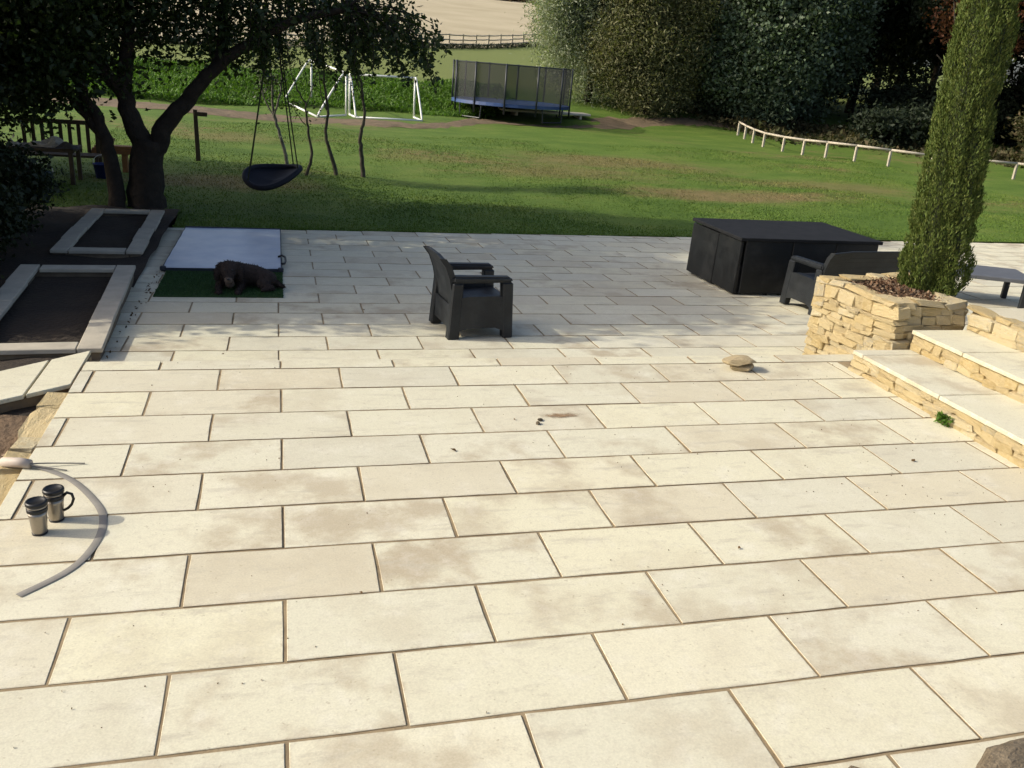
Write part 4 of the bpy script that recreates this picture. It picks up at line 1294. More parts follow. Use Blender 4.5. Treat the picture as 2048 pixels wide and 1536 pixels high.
# tree standing outside the left edge of the view: its shade lies over the lower patio
tree('garden_tree', 'broad dark tree standing at the left edge beyond the raised beds', 'tree', (-6.3, 9.4, -0.35),
     [([(-6.3, 9.4, -0.5), (-6.3, 9.4, 0.8), (-6.2, 9.5, 1.8)], 0.30, 0.22), ([(-6.2, 9.5, 1.6), (-5.4, 10.0, 2.8), (-4.6, 10.4, 4.0), (-3.4, 10.0, 4.7)], 0.15, 0.04), ([(-5.6, 9.8, 2.6), (-4.8, 8.8, 4.0), (-3.8, 8.0, 4.7)], 0.09, 0.03),
      ([(-6.2, 9.5, 1.6), (-6.5, 8.6, 2.8), (-6.6, 7.8, 4.0)], 0.15, 0.05), ([(-6.2, 9.5, 1.7), (-7.2, 9.8, 3.0), (-7.8, 10, 4.2)], 0.14, 0.05), ([(-6.2, 9.5, 1.7), (-6.0, 9.4, 3.6), (-6.1, 9.6, 5.6)], 0.15, 0.04)],
     [((-6.2, 9.9, 3.2), (2.2, 2.5, 2.2), 500, 2.2), ((-6.2, 8.2, 2.8), (1.8, 1.4, 1.9), 230, 2.2), ((-6.3, 9.9, 5.6), (2.2, 2.7, 1.5), 330, 2.2), ((-6.2, 8.4, 4.9), (1.5, 1.3, 1.2), 120, 2.0), ((-3.7, 9.6, 4.8), (1.6, 3.0, 0.8), 230, 2.2)],  # last crown blob hangs out of view, added to darken the beds below
     'leaf_oak', 0.125, 'bark', per=56, cl_r=0.28, twigs=0.35)
tree('garden_tree', 'dark leafy tree added out of view at the far left to shade the heaped table', 'tree', (-8.4, 16.2, -0.40),  # added beyond the left edge to throw shade on the table
     [([(-8.4, 16.2, -0.5), (-8.4, 16.2, 1.0), (-8.3, 16.3, 2.4)], 0.28, 0.18), ([(-8.3, 16.3, 2.0), (-7.4, 16.0, 3.2), (-6.6, 15.8, 4.0)], 0.13, 0.05), ([(-8.3, 16.3, 2.0), (-9.0, 16.6, 3.4), (-9.4, 17.0, 4.6)], 0.13, 0.05), ([(-8.3, 16.3, 2.2), (-8.3, 16.2, 4.0), (-8.2, 16.4, 5.6)], 0.13, 0.04)],
     [((-8.2, 16.2, 3.2), (2.7, 2.4, 2.4), 560, 2.4), ((-7.6, 15.2, 1.6), (1.8, 1.4, 1.4), 160, 2.2), ((-8.2, 18.5, 3.0), (2.6, 2.0, 2.6), 260, 2.4)],
     'leaf_hedge', 0.13, 'bark', per=46, cl_r=0.32, twigs=0.3)

# hedge behind the raised beds
hd = thing('hedge', 'dense dark hedge along the left side behind the raised beds', 'hedge', (-4.6, 8.5, -0.35))
hm = MB()
hc = []
for k in range(11):
    y = 6.5 + k * 0.56
    x = -4.55 + random.uniform(-0.15, 0.15)
    hm.tube([(x, y, -0.5), (x + 0.05, y + 0.05, 0.5), (x - 0.05, y, 1.3)], [0.04, 0.03, 0.015], 6)
hm.build('stems', 'bark', hd, world=True)
hc = np.c_[RNG.normal(-4.5, 0.33, 1000), RNG.uniform(5.95, 12.5, 1000), np.zeros(1000)]
hc[:, 2] = -0.2 + RNG.uniform(0, 1, 1000) ** 0.8 * np.minimum(2.45, 1.1 + 1.3 * (hc[:, 1] - 5.9))  # near end shaped to throw the shade edge across bed and paving
lc = np.repeat(hc, 44, axis=0) + RNG.normal(size=(44000, 3)) * 0.15
leaves('foliage', lc, 0.085, 'leaf_hedge', hd)


for (lab, x, y, h) in (('added dark low shrub left of the near raised bed', -3.35, 6.5, 0.9), ('added dark low shrub between the two raised beds at the left edge', -3.45, 8.6, 1.1), ('added dark low shrub left of the far raised bed', -3.6, 10.8, 1.2)):
    t = thing('added_shrub', lab, 'shrub', (x, y, soil_z(x, y)), 0, 'shrubs added to darken the ground left of the raised beds')  # shrubs added as dark filler to deepen the shade at the left edge
    mb = MB()
    for q in range(7):
        a = q * 0.9
        mb.tube([(0, 0, -0.05), (0.15 * math.cos(a), 0.15 * math.sin(a), h * 0.4), (0.35 * math.cos(a), 0.35 * math.sin(a), h * 0.8)], [0.02, 0.014, 0.007], 5)
    mb.build('stems', 'bark', t)
    cl = in_blob(120, (x, y, soil_z(x, y) + h * 0.5), (0.55, 0.85, h * 0.5), 2.2)
    leaves('foliage', np.repeat(cl, 40, axis=0) + RNG.normal(size=(4800, 3)) * 0.09, 0.075, 'leaf_hedge', t)


# slender multi-stem trees on the lawn behind the swing
def sapling(label, base, stems, blobs, bark='palebark', per=26, leaf='leaf_oak'):
    return tree('sapling', label, 'tree', base, stems, blobs, leaf, 0.075, bark, per=per, cl_r=0.14, twigs=0.9, droop=0.35, wob=0.015, twig_r=0.006, group='slender young trees on the lawn')


def yz(x, y): return lawn_z(x, y) - 0.05


sapling('slender pale stemmed young tree directly behind the hanging swing', (0.27, 17.9, yz(0.27, 17.9)),
        [([(0.27, 17.9, -0.4), (0.10, 17.9, 0.4), (-0.05, 17.9, 0.95), (-0.10, 17.9, 1.7), (-0.2, 17.9, 2.7), (-0.1, 17.9, 3.8)], 0.045, 0.012),
         ([(-0.05, 17.9, 0.9), (0.12, 17.8, 1.6), (0.1, 17.8, 2.4), (0.3, 17.8, 3.4)], 0.026, 0.01), ([(0.0, 17.9, 0.8), (-0.28, 18.0, 1.35), (-0.4, 18.0, 2.3)], 0.022, 0.008)],
        [((-0.1, 17.9, 2.6), (0.55, 0.45, 0.9), 46, 2.0), ((-0.2, 17.9, 1.7), (0.5, 0.4, 0.5), 14, 2.0)], 'silverbark')
sapling('short thin forked young tree between the swing and the goals', (0.61, 17.5, yz(0.61, 17.5)),
        [([(0.58, 17.5, -0.4), (0.72, 17.5, 0.10), (0.68, 17.5, 0.55), (0.62, 17.5, 1.0), (0.62, 17.5, 1.25)], 0.04, 0.018), ([(0.62, 17.5, 1.2), (0.40, 17.5, 1.6), (0.28, 17.5, 2.0)], 0.02, 0.007),
         ([(0.62, 17.5, 1.2), (0.75, 17.5, 1.55), (0.85, 17.5, 1.9)], 0.014, 0.006), ([(0.62, 17.5, 0.78), (0.42, 17.5, 1.02), (0.33, 17.5, 1.25)], 0.012, 0.005)],
        [((0.35, 17.5, 1.2), (0.16, 0.15, 0.12), 4, 1.5), ((0.88, 17.5, 1.15), (0.12, 0.1, 0.1), 2, 1.5), ((0.4, 17.5, 2.2), (0.35, 0.3, 0.3), 10, 2.0)], per=14)
sapling('slender dark young tree with bent stem in front of the left goal', (1.29, 17.9, yz(1.29, 17.9)),
        [([(1.32, 17.9, -0.4), (1.18, 17.9, 0.15), (1.06, 17.9, 0.55), (1.10, 17.9, 1.15), (1.02, 17.9, 1.7), (1.0, 17.9, 2.5), (1.1, 17.9, 3.6)], 0.052, 0.012),
         ([(1.08, 17.9, 1.1), (0.95, 17.9, 1.5), (0.9, 17.9, 2.0)], 0.016, 0.006), ([(1.01, 17.9, 2.0), (0.75, 17.9, 2.6), (0.6, 17.9, 3.3)], 0.02, 0.006)],
        [((0.95, 17.9, 2.9), (0.6, 0.5, 0.75), 44, 2.0), ((1.0, 17.9, 2.0), (0.35, 0.3, 0.3), 6, 2.0)])
sapling('slender dark young tree in front of the right goal, rightmost of the row', (1.91, 18.0, yz(1.91, 18.0)),
        [([(1.93, 18.0, -0.4), (1.86, 18.0, 0.2), (1.84, 18.0, 0.6), (1.92, 18.0, 1.0), (1.86, 18.0, 1.6), (1.7, 18.0, 2.3), (1.75, 18.0, 3.5)], 0.058, 0.014),
         ([(1.88, 18.0, 1.35), (1.72, 18.0, 1.8), (1.6, 18.0, 2.1)], 0.016, 0.006), ([(1.75, 18.0, 2.1), (2.1, 18.0, 2.7), (2.5, 18.0, 3.2)], 0.024, 0.008), ([(1.75, 18.0, 2.2), (1.5, 18.0, 1.95), (1.45, 18.0, 1.5)], 0.012, 0.005)],
        [((1.9, 18.0, 3.0), (0.8, 0.5, 0.7), 52, 2.0), ((2.7, 18.0, 2.8), (0.7, 0.4, 0.5), 24, 2.0), ((3.2, 18.0, 2.45), (0.45, 0.3, 0.28), 9, 2.0), ((1.7, 18.0, 2.0), (0.35, 0.3, 0.3), 7, 2.0)])

# ------------------------------------------------------------------ cypress
CY = 4.50
cyp = thing('cypress', 'slim leaning green cypress growing in the stone planter', 'cypress', (6.2, CY, PT - 0.03))
axis = [(6.30, 0.50), (6.29, 0.66), (6.25, 1.46), (6.22, 1.94), (6.18, 2.4), (6.19, 2.84), (6.19, 3.26), (6.15, 4.1), (6.12, 5.0)]


def ax_at(z):
    for (x0, z0), (x1, z1) in zip(axis[:-1], axis[1:]):
        if z <= z1:
            return x0 + (x1 - x0) * (z - z0) / (z1 - z0)
    return axis[-1][0]


def cyp_r(z):
    prof = [(0.5, 0.26), (0.62, 0.35), (0.9, 0.365), (1.46, 0.325), (1.94, 0.31), (2.4, 0.275), (2.84, 0.29), (3.26, 0.28), (4.0, 0.22), (5.0, 0.04)]
    for (z0, r0), (z1, r1) in zip(prof[:-1], prof[1:]):
        if z <= z1: return 0.79 * (r0 + (r1 - r0) * (z - z0) / (z1 - z0))
    return 0.04


MB().tube(spline([(x, CY, z) for x, z in axis], 4), [0.07 - 0.0018 * i for i in range(4 * 8 + 1)], 8).build('trunk', 'bark', cyp, world=True, smooth=True)
N = 100000
z = 0.53 + (4.9 - 0.53) * RNG.uniform(0, 1, N) ** 1.05
th = RNG.uniform(0, 2 * math.pi, N)
R_ = np.array([cyp_r(a) for a in z])
# upward plumes a hand wide give the column its lumpy, ribbed surface
NPL = 420
pz = 0.5 + 4.4 * RNG.uniform(0, 1, NPL); pt = RNG.uniform(0, 2 * math.pi, NPL)
best = np.full(N, 9.0)
for k in range(NPL):
    dz = (z - pz[k]); dt = np.abs((th - pt[k] + 0.5 * dz + math.pi) % (2 * math.pi) - math.pi) * R_
    q = (dt / 0.058) ** 2 + (dz / 0.13) ** 2
    best = np.minimum(best, q)
lump = 0.74 + 0.45 * np.exp(-0.7 * best)
rr = R_ * lump * (1 - 0.10 * RNG.uniform(0, 1, N) ** 1.5) + RNG.normal(0, 0.006, N)
X = np.array([ax_at(a) for a in z])
cc = np.c_[X + rr * np.cos(th), CY + rr * np.sin(th), z]
out = np.c_[0.45 * np.cos(th), 0.45 * np.sin(th), np.full(N, 1.5)]
leaves('foliage', cc, 0.028, 'leaf_cypress', cyp, aspect=0.32, out=out, fold=0.3)
# loose feathery tips break the outline
k = 3200
i = RNG.integers(0, N, k)
q = RNG.uniform(1.0, 1.16, k)
tipc = np.c_[X[i] + rr[i] * q * np.cos(th[i]), CY + rr[i] * q * np.sin(th[i]), z[i] + RNG.uniform(0, 0.04, k)]
leaves('shoot_tips', tipc, 0.055, 'leaf_cypress', cyp, aspect=0.22, out=out[i])
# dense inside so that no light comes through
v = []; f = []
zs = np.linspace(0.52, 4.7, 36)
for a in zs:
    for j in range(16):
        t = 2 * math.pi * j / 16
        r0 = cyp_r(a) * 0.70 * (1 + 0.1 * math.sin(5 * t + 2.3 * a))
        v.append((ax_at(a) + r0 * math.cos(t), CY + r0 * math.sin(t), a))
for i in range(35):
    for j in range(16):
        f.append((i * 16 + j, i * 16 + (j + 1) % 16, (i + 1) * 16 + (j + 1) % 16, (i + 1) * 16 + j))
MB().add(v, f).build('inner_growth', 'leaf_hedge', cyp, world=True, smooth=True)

# ------------------------------------------------------------------ nest swing under the forked tree
SX, SY, SZ = -0.08, 13.45, 0.25
sw = thing('nest_swing', 'round dark nest swing hanging on ropes under the tree', 'swing', (SX, SY, SZ))
R0 = 0.48
ringv = []
tiltm = Matrix.Rotation(math.radians(-9), 3, 'Y') @ Matrix.Rotation(math.radians(8), 3, 'X')


def rim(t):
    # the loaded ropes pull the soft ring out of plane
    p = tiltm @ Vector((R0 * math.cos(t), R0 * 0.95 * math.sin(t), 0.05 * math.sin(t + 0.4) + 0.055 * math.cos(2 * t + 0.9)))
    return p


MB().tube([rim(2 * math.pi * k / 40) for k in range(41)], 0.048, 10, cap=False).build('padded_ring', 'navy', sw, smooth=True)
v = []; f = []
RR = 8; NA = 32
for i in range(RR + 1):
    q = i / RR
    for j in range(NA):
        p = rim(2 * math.pi * j / NA) * q
        p.z -= 0.11 * (1 - q * q)
        v.append(p)
for i in range(RR):
    for j in range(NA):
        f.append((i * NA + j, (i + 1) * NA + j, (i + 1) * NA + (j + 1) % NA, i * NA + (j + 1) % NA))
MB().add(v, f).build('seat_web', 'navy', sw, smooth=True)
for t, top in ((math.radians(205), (-0.02, -0.08, 2.3)), (math.radians(140), (-0.0, -0.05, 2.42)), (math.radians(40), (0.10, -0.1, 2.45)), (math.radians(-25), (0.12, -0.12, 2.45))):
    MB().tube([rim(t) + Vector((0, 0, 0.04)), rim(t).lerp(Vector(top), 0.5), top], 0.011, 6).build('rope', 'rope', sw)

# ------------------------------------------------------------------ thin post with small crosspiece
tp = thing('timber_post', 'short thin dark timber post standing on the lawn behind the tree', 'post', (-1.79, 19.37, yz(-1.79, 19.37)))
MB().hexa([(-0.05, -0.05, 0), (0.05, -0.05, 0), (0.05, 0.05, 0), (-0.05, 0.05, 0)], [(-0.065, -0.04, 1.2), (0.02, -0.04, 1.2), (0.02, 0.04, 1.2), (-0.065, 0.04, 1.2)]).build('post', 'postwood', tp, bevel=0.006)
MB().box(-0.05, 0.24, -0.05, 0.05, 1.06, 1.15).build('crosspiece', 'postwood', tp, bevel=0.006)

# ------------------------------------------------------------------ left background: table, bench, buckets, timbers
gt = thing('garden_table', 'dark garden table heaped with crumpled pale sheets in the shade', 'table', (-4.15, 15.55, yz(-4.15, 15.5)))
MB().box(-0.62, 0.55, -0.4, 0.4, 0.64, 0.70).build('table_top', 'postwood', gt, bevel=0.008)
for sx in (-0.55, 0.48):
    for sy in (-0.33, 0.33):
        MB().box(sx - 0.035, sx + 0.035, sy - 0.035, sy + 0.035, 0, 0.638).build('leg', 'postwood', gt, bevel=0.005)
for (label, x, y, w, d, h, sd, mat) in (('crumpled pale sheet heaped in the middle of the garden table', 0.05, -0.1, 0.62, 0.4, 0.20, 2, 'sack'),
                                    ('small white bundle on the left end of the garden table', -0.48, -0.2, 0.2, 0.25, 0.16, 5, 'sack'),
                                    ('grey cloth hanging over the right end of the garden table', 0.42, -0.3, 0.36, 0.3, 0.12, 8, 'greycloth')):
    v = []; f = []
    rg = random.Random(sd); G = 12
    ph = [rg.uniform(0, 6) for _ in range(6)]
    bz = yz(-4.15, 15.5) + 0.702
    for i in range(G + 1):
        for j in range(G + 1):
            u, w2 = i / G - 0.5, j / G - 0.5
            e = max(0, 1 - (2 * max(abs(u), abs(w2))) ** 3)
            zz = h * e * (0.45 + 0.3 * math.sin(7 * u + ph[0] + 3 * w2) + 0.25 * math.sin(11 * w2 + ph[1] - 5 * u)) + 0.008
            v.append((-4.15 + x + u * w * (1 + 0.15 * math.sin(5 * w2 + ph[2])), 15.55 + y + w2 * d * (1 + 0.15 * math.sin(6 * u + ph[3])), bz + max(0.008, zz)))
    for i in range(G):
        for j in range(G):
            f.append((i * (G + 1) + j, (i + 1) * (G + 1) + j, (i + 1) * (G + 1) + j + 1, i * (G + 1) + j + 1))
    tag(MB().add(v, f).build('crumpled_sheet', mat), label, 'sheet')
bn = thing('slatted_bench', 'dark slatted garden bench behind the heaped table', 'bench', (-4.15, 16.6, yz(-4.15, 16.6)))
MB().box(-0.75, 0.75, -0.25, 0.25, 0.40, 0.44).build('seat', 'postwood', bn, bevel=0.006)
MB().box(-0.75, 0.75, 0.24, 0.28, 0.98, 1.06).build('top_rail', 'postwood', bn, bevel=0.006)
for k in range(9):
    x = -0.66 + k * 0.165
    MB().box(x - 0.035, x + 0.035, 0.25, 0.272, 0.442, 0.978).build('slat', 'postwood', bn, bevel=0.004)
for sx in (-0.7, 0.7):
    for sy, hh in ((-0.2, 0.398), (0.2, 0.398)):
        MB().box(sx - 0.03, sx + 0.03, sy - 0.03, sy + 0.03, 0, hh).build('leg', 'postwood', bn)


def bucket(label, x, y, mat, r=0.17, h=0.3):
    t = thing('bucket', label, 'bucket', (x, y, lawn_z(x, y) if y > 12.9 else soil_z(x, y)))
    MB().lathe([(r * 0.75, 0), (r, h), (r * 1.06, h), (r * 1.06, h - 0.02), (r * 0.97, h - 0.01), (r * 0.72, 0.02), (0.0, 0.02)], 20).build('tub', mat, t, smooth=True)
    MB().tube([(r * math.cos(a), 0.03, h + 0.16 * math.sin(a)) for a in [math.pi * k / 10 for k in range(11)]], 0.006, 6).build('handle', 'white', t)
    return t


bucket('dark blue plastic bucket between the tree trunks', -3.32, 16.2, 'blue', 0.17, 0.28)
bucket('slate blue tub beneath the heaped garden table', -4.12, 15.0, 'bluegrey', 0.17, 0.26)
rk = thing('leaning_timber', 'pale yellow timber stake leaning behind the left tree trunk', 'timber', (-3.3, 16.4, yz(-3.3, 16.4)))
MB().tube([(-0.05, 0, 0.2), (0.20, 0.05, 0.80)], 0.022, 6).build('stake', 'yellowwood', rk)
MB().tube([(-0.05, 0, 0.0), (-0.05, 0, 0.21)], 0.022, 6).build('stake_foot', 'yellowwood', rk)
pl = thing('plank_stack', 'low stack of orange brown planks behind the left tree trunks', 'planks', (-3.25, 17.2, yz(-3.25, 17.2)))
for k in range(3):
    MB().box(-0.45 + 0.05 * k, 0.35 + 0.04 * k, -0.12, 0.12, 0.42 + 0.055 * k, 0.47 + 0.055 * k).build('plank', 'orange', pl, bevel=0.004)
for sx in (-0.3, 0.2):
    MB().box(sx - 0.05, sx + 0.05, -0.1, 0.1, 0, 0.418).build('support', 'orange', pl)


# ------------------------------------------------------------------ goals and trampoline
def goal(label, P0, P1, back, H, depth, r=0.04):
    """posts at P0 and P1, base bars run out along back (unit xy)"""
    z0 = lambda p: lawn_z(p[0], p[1]) + 0.03
    t = thing('football_goal', label, 'goal', (P0[0], P0[1], z0(P0)), 0, 'white football goals')
    a = (P0[0], P0[1], z0(P0)); b = (P1[0], P1[1], z0(P1))
    A = (P0[0] + back[0] * depth, P0[1] + back[1] * depth); B = (P1[0] + back[0] * depth, P1[1] + back[1] * depth)
    A = (A[0], A[1], z0(A)); B = (B[0], B[1], z0(B))
    at = (a[0], a[1], a[2] + H); bt = (b[0], b[1], b[2] + H)
    for p, q, nm in ((a, at, 'post'), (b, bt, 'post'), (at, bt, 'crossbar'), (A, B, 'ground_bar'), (a, A, 'base_bar'), (b, B, 'base_bar')):
        MB().tube([p, q], r, 10).build(nm, 'white', t, world=True, smooth=True)
    for p, q in ((at, A), (bt, B)):
        m1 = tuple(p[i] + (q[i] - p[i]) * 0.12 for i in range(3))
        mid = tuple(p[i] + (q[i] - p[i]) * 0.82 for i in range(3))
        o_ = (m1[0] + back[0] * 0.10, m1[1] + back[1] * 0.10, m1[2] + 0.06)
        mid = (mid[0] + back[0] * 0.08, mid[1] + back[1] * 0.08, mid[2])
        MB().tube(spline([p, o_, mid, q], 5), r * 0.9, 10).build('stay', 'white', t, world=True, smooth=True)
    return t


goal('white football goal seen from behind, right one of the pair, nearer the trampoline', (2.78, 33.6), (5.36, 33.75), (0.12, -0.99), 1.5, 1.2)
goal('white football goal turned sideways, left one of the pair, behind the saplings', (2.62, 33.2), (1.45, 37.2), (-0.75, -0.55), 1.55, 1.5)

TC = (10.0, 36.3); TR = 2.55
tz = gz(36.3) + 0.05
tr = thing('trampoline', 'round trampoline with black safety net and blue spring pad', 'trampoline', (TC[0], TC[1], tz))
MH = 0.66; NH = 2.25
rot0 = math.radians(10)
cir = lambda r, z, n, t0=0.0: [(r * math.cos(t0 + 2 * math.pi * k / n), r * math.sin(t0 + 2 * math.pi * k / n), z) for k in range(n + 1)]
MB().tube(cir(TR, MH - 0.05, 48), 0.04, 8, cap=False).build('frame_ring', 'darkmetal', tr, smooth=True)
MB().lathe([(TR - 0.36, MH + 0.01), (TR - 0.30, MH + 0.035), (TR + 0.05, MH + 0.03), (TR + 0.07, MH - 0.10), (TR + 0.045, MH - 0.10), (TR + 0.03, MH - 0.0), (TR - 0.30, MH - 0.005)], 48).build('spring_pad', 'padblue', tr, smooth=False)
bm_ = [p for p in cir(TR - 0.33, MH - 0.01, 48)][:-1]
MB().add(bm_, [tuple(range(48))]).build('jumping_mat', 'darkmetal', tr)
NP = 12
for k in range(NP):
    t = rot0 + 2 * math.pi * k / NP
    c_, s_ = math.cos(t), math.sin(t)
    MB().tube([((TR + 0.06) * c_, (TR + 0.06) * s_, 0.25), ((TR + 0.06) * c_, (TR + 0.06) * s_, NH)], 0.04, 8).build('net_pole', 'darkmetal', tr, smooth=True)
for k in range(4):
    t = rot0 + 2 * math.pi * (k + 0.0) / 4 + 0.39
    a = [((TR) * math.cos(t + d), (TR) * math.sin(t + d), z) for d, z in ((-0.26, MH - 0.06), (-0.24, 0.03), (0.24, 0.03), (0.26, MH - 0.06))]
    MB().tube(a[:2], 0.028, 8).build('leg', 'darkmetal', tr); MB().tube(a[2:], 0.028, 8).build('leg', 'darkmetal', tr)
    MB().tube(a[1:3], 0.028, 8).build('leg_foot', 'darkmetal', tr)
v = []; f = []
for k in range(NP):
    t = rot0 + 2 * math.pi * k / NP
    for z in (MH + 0.0, NH - 0.05):
        v.append((TR * math.cos(t), TR * math.sin(t), z))
MB().add(v, [(2 * k, (2 * k + 2) % (2 * NP), (2 * k + 3) % (2 * NP), 2 * k + 1) for k in range(NP)]).build('safety_net', 'net', tr)
MB().tube([(TR * math.cos(rot0 + 2 * math.pi * k / NP), TR * math.sin(rot0 + 2 * math.pi * k / NP), NH - 0.04) for k in range(NP + 1)], 0.022, 6, cap=False).build('top_rope', 'darkmetal', tr)

# pale board lying behind the trampoline, and a ladder-like bar beside it
pb = thing('pale_board', 'pale long board lying on the ground beyond the trampoline legs', 'board', (11.9, 37.0, gz(37.0) + 0.14), math.radians(4))
MB().box(-2.2, 2.0, -0.5, 0.5, 0.06, 0.16).build('board', 'pale', pb, bevel=0.02)
MB().box(-1.6, -1.5, -0.4, 0.4, -0.1, 0.058).build('batten', 'pale', pb); MB().box(1.5, 1.6, -0.4, 0.4, -0.1, 0.058).build('batten', 'pale', pb)

# ------------------------------------------------------------------ knee rail fence on the right
posts = [(20.55, 34.9), (20.25, 33.7), (20.0, 32.5), (19.72, 31.1), (19.75, 29.6), (19.98, 28.5), (20.42, 27.6), (21.01, 26.6), (21.95, 25.85), (23.2, 25.1), (24.5, 24.6), (26.0, 24.07), (27.6, 23.6)]
kf = thing('rail_fence', 'low pale timber knee rail fence curving along the right side of the lawn', 'fence', (posts[0][0], posts[0][1], yz(*posts[0])))
PH = 0.62
for (x, y) in posts:
    zz = yz(x, y)
    MB().box(x - 0.042, x + 0.042, y - 0.042, y + 0.042, zz - 0.05, zz + PH - 0.03).build('post', 'rail', kf, bevel=0.008, world=True)
for (a, b) in zip(posts[:-1], posts[1:]):
    za, zb2 = yz(*a) + PH, yz(*b) + PH
    MB().tube([(a[0], a[1], za), (b[0], b[1], zb2)], 0.044, 8).build('rail', 'rail', kf, world=True, smooth=True)

# ------------------------------------------------------------------ post and rail fence at the hay field
ff_ = thing('paddock_fence', 'weathered post and rail fence between the grass and the hay field', 'fence', (5, fence_line(5), gz(fence_line(5))))
prev = None
for k in range(30):
    x = -9 + 1.62 * k; y = fence_line(x) - 0.4; zz = gz(y) + 0.03
    MB().box(x - 0.07, x + 0.07, y - 0.07, y + 0.07, zz - 0.1, zz + 1.25).build('post', 'rail' if k % 3 == 0 else 'oldrail', ff_, world=True)
    if prev:
        for hgt in (0.38, 0.76, 1.14):
            j = random.uniform(-0.04, 0.04)
            MB().tube([(prev[0], prev[1] - 0.08, prev[2] + hgt + j), ((prev[0] + x) / 2, (prev[1] + y) / 2 - 0.08, (prev[2] + zz) / 2 + hgt - 0.03 + j), (x, y - 0.08, zz + hgt + j)], 0.055, 6).build('rail', 'oldrail', ff_, world=True)
    prev = (x, y, zz)
xx = RNG.uniform(-25, 45, 9000)
cc = np.c_[xx, 65 + 1.07 * xx - 0.6 + RNG.normal(0, 0.35, 9000), np.zeros(9000)]
cc[:, 2] = [gz(a) for a in cc[:, 1]]
cc[:, 2] += RNG.uniform(0, 0.42, 9000)
tag(leaves('rough_grass', cc, 0.34, 'leaf_hedge', aspect=0.2, up_bias=1.2), 'uncut grass along the foot of the paddock fence, coloured dark for its shadow', 'grass', kind='stuff')  # dark hedge leaf colour puts the shadow band into the grass

# lush growth behind the goals
n = 60000
xx = RNG.uniform(-14, 11, n); yy = RNG.uniform(35.0, 42.6, n)
keep = (yy > 34.6 + 1.3 * np.sin(xx * 0.5) + np.maximum(0, xx - 6) * 0.9)
xx, yy = xx[keep], yy[keep]; n = len(xx)
hgt = 0.14 + 0.32 * (0.5 + 0.5 * np.sin(xx * 1.3 + 0.7 * np.sin(yy)) * np.cos(yy * 0.9 + xx * 0.4))
cc = np.c_[xx, yy, np.array([gz(a) for a in yy]) + RNG.uniform(0, 1, n) ** 0.6 * hgt]
tag(leaves('nettle_bank', cc, 0.20, 'leaf_nettle', aspect=0.32, up_bias=0.9), 'lush green nettles and rough growth on the bank behind the goals', 'undergrowth', kind='stuff')
# bramble and dead growth below the right-hand wood
n = 16000
t = RNG.uniform(0, 1, n)
xx = 22 + t * 14 + RNG.normal(0, 1.4, n); yy = 35.5 - t * 9 + RNG.normal(0, 1.6, n) + 2.2
keep = np.ones(n, bool)
for k in range(len(posts) - 1):
    (ax_, ay_), (bx_, by_) = posts[k], posts[k + 1]
px = np.array([p[0] for p in posts]); py = np.array([p[1] for p in posts])
for i in range(n):
    d = np.hypot(px - xx[i], py - yy[i]).argmin()
    if xx[i] + yy[i] * 0.6 < px[d] + py[d] * 0.6 + 0.7: keep[i] = False
xx, yy = xx[keep], yy[keep]; n = len(xx)
cc = np.c_[xx, yy, np.array([gz(a) for a in yy]) + RNG.uniform(0, 1, n) ** 1.3 * (0.45 + 0.4 * np.sin(xx * 1.1) * np.cos(yy * 0.8))]
tag(leaves('bramble_bank', cc, 0.26, 'leaf_bramble', aspect=0.5), 'brownish bramble and dead growth behind the knee rail', 'undergrowth', kind='stuff')


# ------------------------------------------------------------------ shrubs and wood on the right
def big(name, label, x, y, h, rx, ry, leaf, size, k, per, cl=0.5, group='trees along the far right of the lawn', low=0.3, bark='bark', sh=3.2, trunk=0.22, aspect=0.5, cat='tree', droop=0.0):
    z = gz(y) - 0.1
    limbs = [([(x, y, z), (x + 0.1, y, z + h * 0.25), (x - 0.15, y + 0.1, z + h * 0.6), (x, y, z + h * 0.9)], trunk, 0.04)]
    for q in range(6):
        a = q * 1.05 + 0.3
        limbs.append(([(x, y, z + h * (0.12 + 0.07 * q)), (x + rx * 0.4 * math.cos(a), y + ry * 0.4 * math.sin(a), z + h * (0.28 + 0.08 * q)), (x + rx * 0.75 * math.cos(a), y + ry * 0.75 * math.sin(a), z + h * (0.36 + 0.09 * q))], trunk * 0.45, 0.03))
    cz = z + h * (0.5 + low * 0.5); rz = h * (0.5 - low * 0.5)
    blobs = [((x, y, cz), (rx, ry, rz), k, sh)]
    for q in range(7):
        a = random.uniform(0, 6.28); e = random.uniform(-0.6, 0.75)
        blobs.append(((x + rx * 0.75 * math.cos(a), y + ry * 0.75 * math.sin(a), cz + rz * e), (rx * 0.38, ry * 0.38, rz * 0.33), int(k * 0.14), 2.5))
    return tree(name, label, cat, (x, y, z), limbs, blobs, leaf, size, bark, per=per, cl_r=cl, group=group, twigs=0.12, aspect=aspect, twig_r=0.02, droop=droop)


